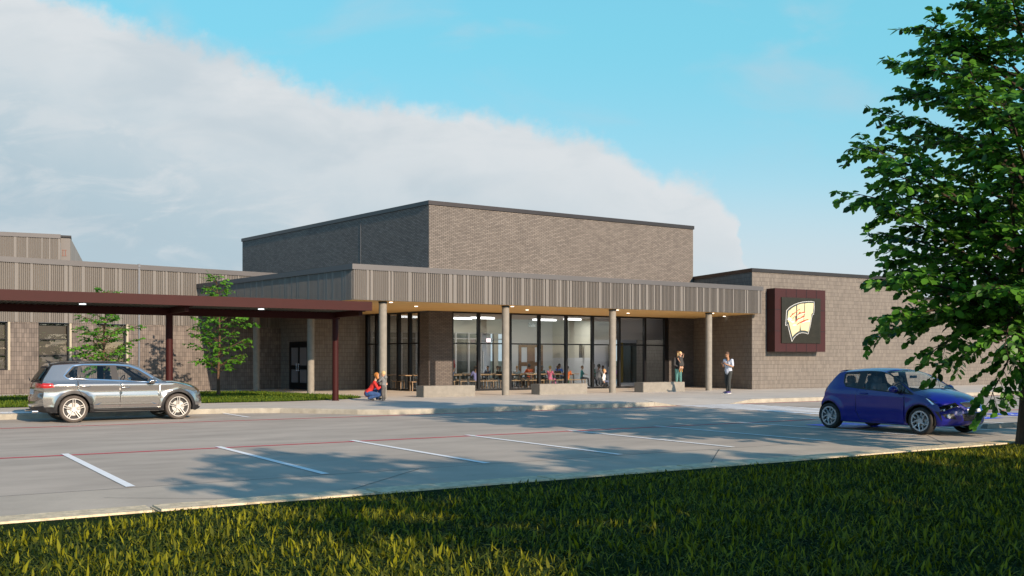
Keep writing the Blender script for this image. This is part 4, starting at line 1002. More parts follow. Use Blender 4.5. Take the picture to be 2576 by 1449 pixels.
    for wx_ in (0, S['wb']):
        for sg in (-1, 1):
            we = empty('wheel', (wx_, sg*(S['track']/2), wr), 0, root)
            t = MB(); hw_ = ww/2; t.lathe([(rim+.004, -hw_*.8), (rim+.02, -hw_*.98), (wr-.03, -hw_), (wr-.008, -hw_*.82), (wr, -hw_*.5), (wr, hw_*.5), (wr-.008, hw_*.82), (wr-.03, hw_), (rim+.02, hw_*.98), (rim+.004, hw_*.8)], 40)
            t.build('tyre', S['tyre'], we, smooth=True, uv=False, angle=50)
            rm = MB(); y = sg*hw_
            rm.lathe([(rim+.006, y*.86), (rim+.004, y*.95), (rim-.012, y*.95), (rim-.022, y*.75), (rim-.03, -y*.6)], 40)
            def spoke(a, w0, w1, r0, r1, off=0, bend=0):
                d = Vector((math.cos(a), 0, math.sin(a))); n_ = Vector((-math.sin(a), 0, math.cos(a)))
                a1_ = d*r0+n_*off; b1_ = d*r1+n_*(off+bend)
                vs = []
                for c, w_, yy in ((a1_, w0, y*.80), (b1_, w1, y*.90)):
                    for s_, dy in ((-1, 0), (-.6, .012*sg), (.6, .012*sg), (1, 0)): vs.append(c+n_*(s_*w_/2)+Vector((0, yy+dy, 0)))
                    for s_ in (1, -1): vs.append(c+n_*(s_*w_/2)+Vector((0, yy-.03*sg, 0)))
                k = 6; rm.add(vs, [(i, (i+1) % k, k+(i+1) % k, k+i) for i in range(k)])
            if S['style'] == 'five':
                for i in range(5):
                    a = math.radians(90+72*i)
                    for o_ in (-1, 1): spoke(a, .030, .026, .05, rim-.01, o_*.024, o_*.004)
            else:
                for i in range(5):
                    a = math.radians(100+72*i)
                    spoke(a, .05, .035, .05, rim-.09, .0, .03); spoke(a+.16, .032, .04, rim*.52, rim-.008, .01, .05); spoke(a-.05, .032, .05, rim*.5, rim-.008, -.03, -.045)
                rm.lathe([(rim-.008, y*.93), (rim-.03, y*.93), (rim-.03, y*.80)], 40)
            rm.cyl((0, y*.62, 0), (0, y*.88, 0), .075, .062, 20); 
            for i in range(5):
                a = math.radians(54+72*i); rm.cyl((.045*math.cos(a), y*.86, .045*math.sin(a)), (.045*math.cos(a), y*.91, .045*math.sin(a)), .009, n=6)
            rm.build('rim', S['alloy'], we, smooth=True, uv=False, angle=35)
            dk = MB(); dk.cyl((0, y*.30, 0), (0, y*.42, 0), rim*.62, n=32); dk.build('brake_disc', M_disc, we)
            bk = MB(); bk.cyl((0, -y*.2, 0), (0, y*.25, 0), rim-.035, n=32); bk.build('inner_barrel', M_trim, we)
    # --- door mirrors and handles
    for sg in (-1, 1):
        mx, mz = S['mirror']; wy_ = Wf(mx, mz-.08); mb = MB()
        mb.ball((mx, sg*(wy_+.15), mz), (.09, .125, .078), 14, 0); mb.box((mx+.03, sg*(wy_+.035), mz-.07), (.09, .12, .045), 1)
        mb.build('door_mirror', [S['mirrormat'], M_trim], root, smooth=True, angle=50)
        g = MB(); g.ball((mx-.055, sg*(wy_+.15), mz), (.04, .105, .062), 12); g.build('mirror_glass', M_chrome, root, smooth=True)
        for hx, hz in S['handles']:
            y = Wf(hx, hz); mb = MB(); mb.caps((hx-.10, sg*(y+.018), hz), (hx+.10, sg*(y+.02), hz), .017, .017, 8); mb.caps((hx-.10, sg*(y-.012), hz), (hx-.10, sg*(y+.018), hz), .013, .013, 6); mb.caps((hx+.09, sg*(y-.012), hz), (hx+.09, sg*(y+.02), hz), .013, .013, 6)
            mb.build('door_handle', S['handlemat'], root, smooth=True)
    for d in S.get('extra', []): d(root, Wf, shell)
    return root
def plan(x, xa, xb, hw, tf, tr, ef=.5, er=.5):
    w = hw
    if x > xb: w -= tf*min(1.2, (x-xb)/ef)**2
    if x < xa: w -= tr*min(1.2, (xa-x)/er)**2
    return w
# ---- silver family car: origin on the ground under the rear axle, nose towards +x
def W_suv(x, z):
    w = plan(x, .2, 2.5, .905, .07, .07, .8, .8)
    if z < .45: w -= .35*(.45-z)**1.5
    if z < .95: w += -.10*(abs(z-.62))**2
    w += .012*math.exp(-((z-(.93+.02*(1-x/3)))/.035)**2)-.014*math.exp(-((z-.80)/.06)**2)
    for cx in (0, 2.70):
        d = math.hypot(x-cx, z-.36); w += .022*math.exp(-((d-.44)/.07)**2)
    if z > 1.0: w -= (z-1.0)*.40+.02*min(1, (z-1.0)/.05)
    return w
suv_prof = [(3.34, .24), (3.46, .30), (3.515, .44), (3.505, .60), (3.47, .73), (3.40, .84), (3.22, .945), (3.0, 1.01), (2.70, 1.065), (2.36, 1.10), (2.16, 1.19), (1.94, 1.335), (1.72, 1.475), (1.50, 1.555), (1.22, 1.595), (.80, 1.612), (.30, 1.61), (-.18, 1.588), (-.47, 1.555), (-.56, 1.50), (-.70, 1.33), (-.84, 1.17), (-.92, 1.04), (-.945, .93), (-.93, .82), (-.985, .66), (-1.0, .54), (-.985, .42), (-.90, .31), (-.74, .265)]
suv_prof = [(x if x > -.4 else -.4+(x+.4)*.84, z) for x, z in suv_prof]
suv_off = [.16, .20, .24, .26, .24, .20, .12, .09, .08, .07, .055, .05, .05, .05, .06, .07, .07, .07, .06, .05, .06, .08, .10, .13, .14, .16, .18, .18, .16, .12]
dlo_out = [(-.235, 1.225), (-.15, 1.142), (.4, 1.118), (1.17, 1.07), (2.13, 1.012), (2.175, 1.03), (1.92, 1.245), (1.67, 1.405), (1.43, 1.495), (1.06, 1.527), (.24, 1.53), (.0, 1.495)]
def inset(P, d):
    n = len(P); out = []
    for i in range(n):
        p, q, r_ = Vector(P[i-1]), Vector(P[i]), Vector(P[(i+1) % n]); d1 = (q-p).normalized(); d2 = (r_-q).normalized()
        nn = Vector((-d1.y-d2.y, d1.x+d2.x)); nn = nn.normalized(); out.append(tuple(q+nn*d))
    return out
archb = lambda cx, cz, r0, r1: circ(cx, cz, r1, 22, -12, 192)+circ(cx, cz, r0, 22, 192, -12)
suv_side = [('clad', [(-.8, .10), (-1.1, .42), (-.44, .42), (-.4, .36), (2.3, .355), (3.1, .40), (3.6, .36), (3.6, .1)]),
            ('clad', archb(0, .36, .38, .485)), ('clad', archb(2.704, .36, .38, .478)),
            ('chrome', [(.50, .292), (2.2, .275), (2.2, .287), (.50, .304)]),
            ('chrome', dlo_out), ('black', inset(dlo_out, .027)),
            ('panea', [(-.175, 1.222), (-.12, 1.170), (.085, 1.160), (.135, 1.468), (.06, 1.462)]),
            ('paneb', [(.175, 1.155), (.96, 1.115), (.93, 1.478), (.205, 1.485)]),
            ('panec', [(1.135, 1.105), (1.86, 1.062), (1.90, 1.13), (1.64, 1.345), (1.43, 1.445), (1.10, 1.478)]),
            ('gap', [(.098, 1.115), (.108, 1.115), (.112, .86), (.30, .56), (.46, .42), (.452, .415), (.292, .55), (.10, .855)]),
            ('gap', [(1.150, 1.06), (1.159, 1.06), (1.159, .38), (1.150, .38)]), ('gap', [(2.205, .99), (2.214, .99), (2.214, .60), (2.16, .38), (2.151, .38), (2.205, .6)]),
            ('tail', [(-1.2, 1.06), (-.50, 1.03), (-.46, .93), (-.60, .91), (-1.2, .90)]),
            ('lens', [(3.16, .86), (3.24, .76), (3.60, .70), (3.60, .80), (3.3, .85)])]
suv_shell = [('lensblack', [(4.1, -1.1), (4.1, 1.1), (5.0, 1.1), (5.0, -1.1)]), ('lens', [(4.15, .62), (4.15, 1.1), (4.95, 1.1), (4.8, .62)]), ('lens', [(4.15, -1.1), (4.15, -.62), (4.8, -.62), (4.95, -1.1)]),
             ('grille', [(2.6, -.72), (2.6, .72), (4.0, .8), (4.0, -.8)]), ('clad', [(0, -1.1), (0, 1.1), (1.3, 1.1), (1.3, -1.1)]),
             ('chrome', [(3.2, -.7), (3.2, .7), (3.3, .7), (3.3, -.7)]),
             ('black', [(9.25, -.93), (9.25, .93), (13.0, .93), (13.0, -.93)]), ('glass', [(9.55, -.89), (9.55, .89), (12.85, .87), (12.85, -.87)]),
             ('gloss', [(14.6, -.62), (14.6, .62), (16.6, .62), (16.6, -.62)]),
             ('black', [(19.1, -.9), (19.1, .9), (21.7, .93), (21.7, -.93)]), ('rearglass', [(19.4, -.82), (19.4, .82), (21.4, .85), (21.4, -.85)]),
             ('tail', [(21.95, .45), (21.95, 1.1), (23.2, 1.1), (23.2, .45)]), ('tail', [(21.95, -1.1), (21.95, -.45), (23.2, -.45), (23.2, -1.1)]),
             ('plate', [(23.5, -.32), (23.5, .32), (24.5, .32), (24.5, -.32)]), ('clad', [(27.0, -1.1), (27.0, 1.1), (29.0, 1.1), (29.0, -1.1)])]
M_silver = paint_mat('silver_paint', (.37, .355, .335), .85, .16, 1.0)
def suv_extra(root, Wf, shell):
    for sg in (-1, 1):
        mb = MB(); P = [Vector((x, sg*(Wf(x, 1.53)-.045), z)) for x, z in ((1.35, 1.575), (.9, 1.605), (.4, 1.61), (0, 1.60), (-.35, 1.575))]; tube(mb, P, [.012]*5, 6); mb.build('roof_rail', M_trim, root, smooth=True)
        mb = MB(); x0, x1 = .50, 2.12; mb.add([(x0, sg*(Wf(x0, .47)+.002), .452), (x1, sg*(Wf(x1, .47)+.002), .44), (x1-.16, sg*(Wf(x1, .5)+.028), .50), (x0+.18, sg*(Wf(x0, .5)+.028), .515), (x0+.1, sg*(Wf(x0, .47)+.028), .462), (x1-.1, sg*(Wf(x1, .47)+.028), .452)], [(0, 1, 5, 4), (4, 5, 2, 3), (0, 4, 3), (1, 2, 5)]); mb.build('door_moulding', S_suv['paint'], root)
        mb = MB(); mb.cyl((-.93, sg*.5, .30), (-.80, sg*.5, .30), .035, n=12); mb.build('exhaust_tip', M_chrome, root)
    mb = MB(); mb.caps((-.90, 0, 1.10), (-.86, .35, 1.17), .012, .01, 6); mb.build('rear_wiper', M_trim, root)
    mb = MB(); mb.caps((-.42, 0, 1.58), (-.52, 0, 1.64), .03, .01, 6); mb.build('aerial', M_trim, root)
S_suv = dict(name='parked_suv', label='silver grey family car with five spoke wheels parked along the kerb', prof=suv_prof, off=suv_off, width=W_suv, paint=M_silver, side=suv_side, shell=suv_shell,
    arches=((0, .36, .40), (2.704, .36, .40)), sill=.262, hw=.905, belt=1.08, cab=(-.2, 2.05), seats=(.35, 1.28), driver=1, mirror_in=(1.62, 1.38), wheel=(.355, .235), rim=.272, wb=2.704, track=1.60,
    style='five', alloy=M_alloy, tyre=M_tyre_dusty, mirror=(1.95, 1.075), mirrormat=M_silver, handlemat=M_silver, handles=((.29, .945), (1.30, .90)), extra=[suv_extra])
hu, hv = .842*.8125-0, 0
def site(X, Z): return (.842*X+.539*Z, -.539*X+.842*Z)
def place(rear, front, track):
    a = Vector(site(*rear)); b = Vector(site(*front)); d = (b-a).normalized(); n = Vector((-d.y, d.x))   # left of travel
    return a, d, n
a, d, n = place((-11.42, 25.97), (-9.22, 27.54), 1.6); ctr = a+n*.915
S_suv['loc'] = (ctr.x, ctr.y, 0); S_suv['rz'] = math.atan2(d.y, d.x); make_car(S_suv)
# ---- blue hatchback
def W_h(x, z):
    w = plan(x, .3, 2.2, .855, .09, .10, .75, .6)
    if z < .42: w -= .40*(.42-z)**1.5
    w += -.16*(abs(z-.58))**2 if z < .95 else -.16*.37**2
    w += .010*math.exp(-((z-(.80+.04*(1-x/2.5)))/.04)**2)-.016*math.exp(-((z-.40)/.07)**2)
    for cx in (0, 2.515):
        dd = math.hypot(x-cx, z-.31); w += .026*math.exp(-((dd-.39)/.07)**2)
    if z > .95: w -= (z-.95)*.38+.015*min(1, (z-.95)/.05)
    return w
h_prof = [(3.06, .20), (3.20, .25), (3.27, .38), (3.27, .52), (3.23, .64), (3.16, .74), (3.0, .835), (2.80, .90), (2.60, .945), (2.38, .985), (2.20, 1.045), (1.95, 1.20), (1.70, 1.335), (1.45, 1.415), (1.20, 1.447), (.85, 1.455), (.50, 1.438), (.25, 1.41), (.16, 1.375), (.05, 1.28), (-.10, 1.12), (-.19, 1.03), (-.26, .93), (-.30, .83), (-.40, .70), (-.445, .56), (-.445, .42), (-.42, .30), (-.36, .25)]
h_off = [.13, .22, .29, .32, .32, .30, .20, .14, .10, .08, .055, .05, .05, .05, .06, .07, .07, .06, .05, .05, .06, .08, .10, .12, .14, .16, .16, .14, .12]
h_side = [('black', [(.34, 1.30), (.40, 1.345), (.95, 1.385), (1.40, 1.385), (1.65, 1.32), (1.95, 1.165), (2.36, .885), (2.33, .868), (1.95, .895), (.92, .965), (.46, 1.005), (.37, 1.10)]),
          ('panea', [(.415, 1.09), (.40, 1.295), (.79, 1.342), (.775, 1.005), (.50, 1.03)]), ('paneb', [(.985, .985), (1.0, 1.36), (1.38, 1.365), (1.62, 1.30), (1.9, 1.155), (2.08, 1.035), (2.08, .905)]), ('panec', [(2.12, .902), (2.12, 1.01), (2.28, .895)]),
          ('gap', [(.870, .975), (.878, .975), (.795, .80), (.80, .45), (.90, .26), (1.1, .232), (2.10, .235), (2.10, .226), (1.1, .223), (.893, .25), (.790, .44), (.786, .80)]), ('gap', [(2.112, .87), (2.120, .87), (2.120, .232), (2.112, .232)]),
          ('gap', [(2.78, .70), (2.66, .62), (2.665, .613), (2.785, .692)]), ('tail', [(-.45, 1.02), (-.10, 1.03), (-.14, .90), (-.2, .80), (-.45, .76)]),
          ('black', archb(0, .31, .33, .365)), ('black', archb(2.515, .31, .33, .365)),
          ('gloss', [(2.62, .825), (2.75, .86), (3.1, .82), (3.3, .78), (3.3, .62), (2.95, .64), (2.72, .76)]), ('lens', [(2.65, .808), (2.70, .80), (2.84, .68), (2.80, .672)]),
          ('black', [(2.86, .53), (3.3, .50), (3.3, .30), (2.98, .33)])]
h_shell = [('gloss', [(4.35, .50), (4.0, 1.1), (5.95, 1.1), (5.3, .56)]), ('gloss', [(4.35, -.50), (5.3, -.56), (5.95, -1.1), (4.0, -1.1)]),
           ('chrome', [(3.95, -.36), (3.75, -.30), (3.75, .30), (3.95, .36), (4.9, .46), (5.05, .40), (5.05, -.40), (4.9, -.46)]), ('grille', [(3.98, -.33), (3.82, -.28), (3.82, .28), (3.98, .33), (4.85, .42), (4.95, .37), (4.95, -.37), (4.85, -.42)]),
           ('plate', [(2.95, -.30), (2.95, .30), (3.55, .30), (3.55, -.30)]), ('grille', [(1.55, -.42), (1.55, .42), (2.75, .50), (2.75, -.50)]),
           ('black', [(1.75, .66), (2.0, .93), (2.9, .97), (2.95, .72)]), ('black', [(1.75, -.66), (2.95, -.72), (2.9, -.97), (2.0, -.93)]),
           ('black', [(9.25, -.93), (9.25, .93), (12.9, .93), (12.9, -.93)]), ('glass', [(9.6, -.89), (9.6, .89), (12.75, .87), (12.75, -.87)]),
           ('black', [(18.4, -.88), (18.4, .88), (20.6, .92), (20.6, -.92)]), ('rearglass', [(18.7, -.80), (18.7, .80), (20.3, .84), (20.3, -.84)]),
           ('tail', [(21.2, .62), (21.2, 1.1), (23.4, 1.1), (23.4, .74)]), ('tail', [(21.2, -1.1), (21.2, -.62), (23.4, -.74), (23.4, -1.1)]), ('plate', [(24.3, -.32), (24.3, .32), (25.2, .32), (25.2, -.32)])]
M_bluep = paint_mat('deep_blue_paint', (.001, .003, .20), .0, .35, .5)
def h_extra(root, Wf, shell):
    for sg in (-1, 1):
        for t, v in ((4.75*6, .72), (4.6*6, .9)):
            p = shell(t, sg*v); q = shell(t+.3, sg*v*.99); mb = MB(); mb.ball(p+Vector((.0, 0, 0)), (.014, .034, .026), 12); mb.build('headlight', M_lens, root, smooth=True)
        p = shell(2.3*6, sg*.84); mb = MB(); mb.cyl(p-Vector((.02, 0, 0)), p+Vector((.015, sg*.003, 0)), .05, n=18); mb.build('fog_lamp', M_lens, root, smooth=True, angle=30)
    for k in range(4):
        t = (1.75+.27*k)*6; mb = MB(); tube(mb, [shell(t, v)+Vector((.008, 0, 0)) for v in (-.42, -.2, 0, .2, .42)], [.009]*5, 5); mb.build('grille_bar', M_gloss, root, smooth=True)
    p = shell(3.25*6, 0); text_obj('number', '·47', .11, M_black, p+Vector((.012, .02, 0)), (math.radians(90), 0, math.radians(90)), root)
    for s in (-.45, .25): mb = MB(); mb.caps((2.28, s, 1.035), (2.18, s+.45, 1.075), .008, .006, 6); mb.build('wiper', M_trim, root)
    mb = MB(); mb.add([(.22, -.52, 1.405), (.22, .52, 1.405), (.06, .50, 1.375), (.06, -.50, 1.375), (.22, -.52, 1.38), (.22, .52, 1.38), (.06, .5, 1.36), (.06, -.5, 1.36)], [(0, 1, 2, 3), (7, 6, 5, 4), (2, 6, 7, 3), (0, 3, 7, 4), (1, 5, 6, 2)]); mb.build('spoiler', M_bluep, root)
S_h = dict(name='parked_hatchback', label='deep blue three door hatchback parked in a bay under the big tree', prof=h_prof, off=h_off, width=W_h, paint=M_bluep, side=h_side, shell=h_shell,
    arches=((0, .31, .345), (2.515, .31, .345)), sill=.20, hw=.85, belt=.97, cab=(-.0, 2.1), seats=(.42, 1.18), driver=-1, mirror_in=(1.72, 1.255), wheel=(.305, .205), rim=.222, wb=2.515, track=1.49,
    style='web', alloy=M_alloy_blue, tyre=M_tyre, mirror=(1.95, .985), mirrormat=M_bluep, handlemat=M_bluep, handles=((1.02, .865),), tailmat=M_amber, extra=[h_extra], pw=2.6)
a, d, n = place((7.62, 23.95), (8.92, 21.8), 1.49); ctr = a+n*.85
S_h['loc'] = (ctr.x, ctr.y, 0); S_h['rz'] = math.atan2(d.y, d.x); make_car(S_h)
# ------------------------------------------------------------------ people
def skin(name, c): return mat(name, c, .55, var=.05, scale=12)
M_sk1 = skin('skin_light', (.62, .36, .24)); M_sk2 = skin('skin_tan', (.42, .22, .12)); M_sk3 = skin('skin_brown', (.13, .06, .035))
def cloth(name, c, v=.12, sc=14): return mat(name, c, .85, var=v, scale=sc, bump=.4, bscale=35)
M_h = {n: mat('hair_'+n, c, .6, var=.25, scale=20, stretch=(1, 1, .3)) for n, c in dict(ginger=(.42, .16, .03), blond=(.62, .44, .20), black=(.010, .009, .009), brown=(.10, .05, .025), sandy=(.45, .27, .11)).items()}
M_eye = mat('eye_dark', (.01, .01, .01), .2); M_sole = mat('sole_white', (.7, .7, .68), .6)
def remesh(mb, name, m, parent, voxel, smooth=3):
    me = bpy.data.meshes.new(name); me.from_pydata(mb.v, [], mb.f); o = bpy.data.objects.new('tmp', me); COL.objects.link(o)
    md = o.modifiers.new('r', 'REMESH'); md.mode = 'VOXEL'; md.voxel_size = voxel; md.use_smooth_shade = True
    if smooth: s = o.modifiers.new('s', 'SMOOTH'); s.factor = .5; s.iterations = smooth
    dg = bpy.context.evaluated_depsgraph_get(); nm = bpy.data.meshes.new_from_object(o.evaluated_get(dg)); bpy.data.objects.remove(o); bpy.data.meshes.remove(me)
    nm.name = name; nm.materials.clear(); nm.materials.append(m); nm.polygons.foreach_set('use_smooth', [True]*len(nm.polygons))
    r = bpy.data.objects.new(name, nm); COL.objects.link(r); r.parent = parent; return r
V3 = lambda *a: Vector(a)
def person(name, loc, rz, J, s, skinm, shirt, trousers, hairm, label, cat='person', group=None, sleeve=.55, legs=1.0, shoe=None, hair='short', voxel=.012, hands=True, face_dir=None, skirt=False, extra=None, fem=False):
    """J: joints in metres for the pose (facing +x, left = +y); s scales limb thickness"""
    root = empty(name, loc, rz); tag(root, label, cat, group)
    j = {k: Vector(v) for k, v in J.items()}
    b = MB(); up = (j['neck']-j['pelvis']).normalized(); hd = j['head']; fd = Vector(face_dir or (1, 0, -.1)).normalized()
    q = fd.to_track_quat('X', 'Z').to_matrix()
    k = .92 if fem else 1
    def torso(mb, g):
        p, c = j['pelvis'], j['chest']; w = p.lerp(c, .5)
        side = (j['shl']-j['shr']).normalized(); hs = (j['hipl']-j['hipr']).normalized()
        for sg in (-1, 1):
            mb.caps(p+hs*.055*s*sg, w+side*.045*s*sg, (.105+g)*s, (.088*k+g)*s, 12); mb.caps(w+side*.045*s*sg, c+side*.065*s*sg, (.088*k+g)*s, (.108*k+g)*s, 12)
        mb.caps(c+side*.06*s, j['shl'], (.09+g)*s, (.058*k+g)*s, 12); mb.caps(c-side*.06*s, j['shr'], (.09+g)*s, (.058*k+g)*s, 12)
    torso(b, 0); b.caps(j['chest']+up*.05*s, j['neck'], .07*s, .052*s); b.caps(j['neck'], hd-fd*.01*s, .052*s, .052*s)
    h = s**.45 if s < 1 else s
    b.ball(hd+Vector((0, 0, .012))*h-fd*.006*h, (.094*h, .076*h, .105*h), 16, M=q); b.ball(hd+q @ V3(.03, 0, -.055)*h, (.060*h, .052*h, .058*h), 14, M=q)
    b.caps(hd+q @ V3(.088, 0, .015)*h, hd+q @ V3(.106, 0, -.018)*h, .008*h, .014*h, 8)
    b.caps(hd+q @ V3(.080, -.02, -.052)*h, hd+q @ V3(.080, .02, -.052)*h, .011*h, .011*h, 8)
    for sg in (-1, 1): b.ball(hd+q @ V3(-.005, .078*sg, -.005)*h, (.018*h, .009*h, .030*h), 8, M=q)
    for sd in ('l', 'r'):
        sg = 1 if sd == 'l' else -1
        b.caps(j['sh'+sd], j['el'+sd], .050*s*k, .038*s*k); b.caps(j['el'+sd], j['wr'+sd], .038*s*k, .025*s*k)
        b.caps(j['hip'+sd], j['kn'+sd], .088*s, .054*s, 12); b.caps(j['kn'+sd], j['an'+sd], .056*s, .036*s, 12)
        b.caps(j['an'+sd], j['toe'+sd], .036*s, .030*s)
        wr = j['wr'+sd]; hv_ = Vector(J.get('hand'+sd, tuple((wr-j['el'+sd]).normalized()))).normalized(); nrm = Vector(J.get('palm'+sd, (0, -sg, 0))); nrm = (nrm-hv_*nrm.dot(hv_)).normalized(); ac = hv_.cross(nrm)
        if hands:
            hs = s*.98
            for o_ in (-1, 0, 1): b.caps(wr, wr+hv_*.085*hs+ac*.024*o_*hs, .019*hs, .017*hs, 8)
            for f_, ln in ((-1.45, .068), (-.5, .080), (.5, .074), (1.45, .056)):
                p0 = wr+hv_*.085*hs+ac*.021*f_*hs; d1 = (hv_+nrm*.45).normalized(); p1 = p0+d1*ln*.55*hs; d2 = (hv_*.6+nrm*.9).normalized(); p2 = p1+d2*ln*.5*hs
                b.caps(p0, p1, .0098*hs, .009*hs, 7); b.caps(p1, p2, .009*hs, .0078*hs, 7)
            t0 = wr+hv_*.03*hs-ac*.024*hs; t1 = t0+(hv_*.6-ac*.7+nrm*.4).normalized()*.035*hs; t2 = t1+(hv_*.8+nrm*.5).normalized()*.032*hs
            b.caps(t0, t1, .013*hs, .011*hs, 7); b.caps(t1, t2, .011*hs, .009*hs, 7)
        else: b.caps(wr, wr+hv_*.10*s, .026*s, .02*s)
    remesh(b, 'body', skinm, root, voxel, 2)
    for sg in (-1, 1):
        e = MB(); e.ball(hd+q @ V3(.080, .030*sg, .012)*h, .0105*h, 8); e.build('eye', M_eye, root, smooth=True, uv=False)
    vx = voxel*1.2
    st = MB(); torso(st, .014)
    for sd in ('l', 'r'):
        a, c, w = j['sh'+sd], j['el'+sd], j['wr'+sd]
        st.caps(a, a.lerp(c, min(1, sleeve*2)), .068*s*k, (.056 if sleeve > .5 else .064)*s*k)
        if sleeve > .5: st.caps(c, c.lerp(w, (sleeve-.5)*2*.92), .054*s*k, .038*s*k)
    if not skirt: st.caps(j['pelvis'], j['pelvis']-up*.04*s, .142*s, .146*s, 14)
    remesh(st, 'shirt', shirt, root, vx)
    if trousers:
        t = MB(); p = j['pelvis']
        if skirt:
            for sd in ('l', 'r'): t.caps(j['hip'+sd], j['hip'+sd].lerp(j['kn'+sd], .75), .115*s, .13*s, 14)
            t.caps(p+up*.05*s, p, .12*s, .13*s, 14)
        else:
            hs = (j['hipl']-j['hipr']).normalized()
            for sg in (-1, 1): t.caps(p+hs*.05*s*sg, p+hs*.05*s*sg-up*.05*s, .118*s, .118*s, 12)
            for sd in ('l', 'r'):
                t.caps(j['hip'+sd], j['kn'+sd], .103*s, .072*s, 12)
                e = j['kn'+sd].lerp(j['an'+sd], legs)
                if legs > 0: t.caps(j['kn'+sd], e, .072*s, .058*s, 12)
        remesh(t, 'skirt' if skirt else 'trousers', trousers, root, vx)
    if shoe:
        for sd in ('l', 'r'):
            a, c = j['an'+sd], j['toe'+sd]; d = (c-a); sh = MB(); sh.caps(a+V3(0, 0, .03*s), a-V3(0, 0, .02*s)-d*.12, .048*s, .048*s); sh.caps(a-d*.12-V3(0, 0, .01*s), c, .047*s, .042*s)
            remesh(sh, 'shoe', shoe, root, vx)
    hr = MB(); c = hd+V3(0, 0, .018)*h
    hr.ball(c+q @ V3(-.022, 0, .016)*h, (.098*h, .086*h, .105*h), 16, M=q)
    if hair == 'bob':
        for a in (-1, -.5, 0, .5, 1): hr.caps(c+q @ V3(-.05+.03*abs(a), .07*a, .02)*h, c+q @ V3(-.045+.045*abs(a), .078*a, -.11)*h, .045*h, .036*h)
    if hair == 'tail': hr.caps(c+q @ V3(-.10, 0, .03)*h, c+q @ V3(-.17, 0, -.01)*h, .032*h, .04*h); hr.caps(c+q @ V3(-.17, 0, -.01)*h, c+q @ V3(-.17, 0, -.22)*h, .04*h, .02*h)
    if hair == 'long':
        for a in (-1, -.4, .4, 1): hr.caps(c+q @ V3(-.05, .065*a, 0)*h, c+q @ V3(-.08, .075*a, -.24)*h, .045*h, .03*h)
    if hair == 'big': hr.ball(c+V3(-.02, 0, .03)*h, (.115*h, .11*h, .115*h), 14)
    if hair == 'cap': pass
    remesh(hr, 'hair', hairm, root, vx*.9, 1)
    if extra: extra(root, j)
    return root
def scaled(J, f): return {k: (v if k.startswith(('hand', 'palm')) else tuple(c*f for c in v)) for k, v in J.items()}
STAND = dict(pelvis=(0, 0, .98), chest=(.0, 0, 1.30), neck=(.0, 0, 1.50), head=(.03, 0, 1.66), shl=(0, .19, 1.43), shr=(0, -.19, 1.43), hipl=(0, .09, .92), hipr=(0, -.09, .92), knl=(.03, .10, .50), knr=(.02, -.11, .50), anl=(-.01, .11, .08), anr=(-.02, -.12, .08), toel=(.15, .13, .035), toer=(.14, -.15, .035),
             ell=(-.02, .25, 1.14), elr=(-.02, -.25, 1.14), wrl=(.05, .24, .90), wrr=(.05, -.24, .90))
# man with a phone
J = dict(STAND); J.update(head=(.085, 0, 1.665), neck=(.02, 0, 1.51), ell=(.02, .25, 1.16), elr=(.02, -.25, 1.16), wrl=(.27, .07, 1.27), wrr=(.26, -.09, 1.25), handl=(.85, -.15, .35), handr=(.85, .2, .35), palml=(0, 0, 1), palmr=(0, 0, 1), anl=(.05, .10, .08), toel=(.22, .12, .035), knl=(.08, .10, .50), anr=(-.10, -.11, .08), toer=(.06, -.19, .035), knr=(0, -.10, .50))
M_polo = cloth('pale_blue_grey_polo', (.50, .54, .62), .05)
def phone(root, j):
    mb = MB(); mb.box((.385, -.01, 1.335), (.135, .07, .010), 0, Matrix.Rotation(math.radians(-28), 3, 'Y')); mb.build('phone_shell', M_gloss, root)
    mb = MB(); mb.cyl((.225, .095, 1.258), (.245, .085, 1.266), .034, n=14); mb.build('wristwatch', M_gloss, root)
    for sd in ('l', 'r'):
        a, c = j['an'+sd], j['toe'+sd]; d = c-a; mb = MB(); mb.box((a+d*.42)*1-V3(0, 0, a.z-.0+d.z*.42)+V3(0, 0, .012), (.29, .10, .024), 0, Matrix.Rotation(math.atan2(d.y, d.x), 3, 'Z')); mb.build('sole', M_sole, root)
ux, uy = site((1832-1288)/2504*43.93, 43.93)
man = person('person', (ux, uy, .155), math.radians(188), scaled(J, 1.02), 1.04, M_sk2, M_polo, cloth('charcoal_trousers', (.035, .038, .036)), M_h['brown'], 'man in a pale polo shirt and dark trousers standing, looking down at a phone', shoe=cloth('purple_shoe', (.055, .04, .16)), sleeve=.38, face_dir=(1, .05, -.62), voxel=.0085, extra=phone, legs=.93)
# crouching woman in red
J = dict(pelvis=(-.16, 0, .30), chest=(.02, 0, .55), neck=(.10, 0, .74), head=(.16, 0, .90), shl=(.07, .18, .67), shr=(.07, -.18, .67), hipl=(-.12, .09, .28), hipr=(-.12, -.09, .27),
         knl=(.30, .17, .47), knr=(.28, -.12, .22), anl=(.16, .17, .08), anr=(-.12, -.10, .10), toel=(.34, .18, .035), toer=(.03, -.11, .03), ell=(.24, .24, .50), elr=(.20, -.24, .44), wrl=(.43, .12, .60), wrr=(.42, -.12, .57), handl=(.8, -.4, .25), handr=(.8, .35, .3), palml=(0, -1, 0), palmr=(0, 1, 0))
wu, wv = site((938-1288)/2504*36.3, 36.3)
M_redshirt = cloth('red_plaid_shirt', (.52, .025, .02), .25, 22)
person('person', (wu, wv, .155), math.atan2(-.48, .88), J, .98, M_sk1, M_redshirt, cloth('blue_jeans', (.03, .075, .20), .3, 8), M_h['ginger'], 'woman with ginger bob and red shirt crouching in front of a small boy', shoe=cloth('dark_boot', (.03, .03, .035)), sleeve=.98, hair='bob', face_dir=(1, .1, .12), voxel=.0085, fem=True)
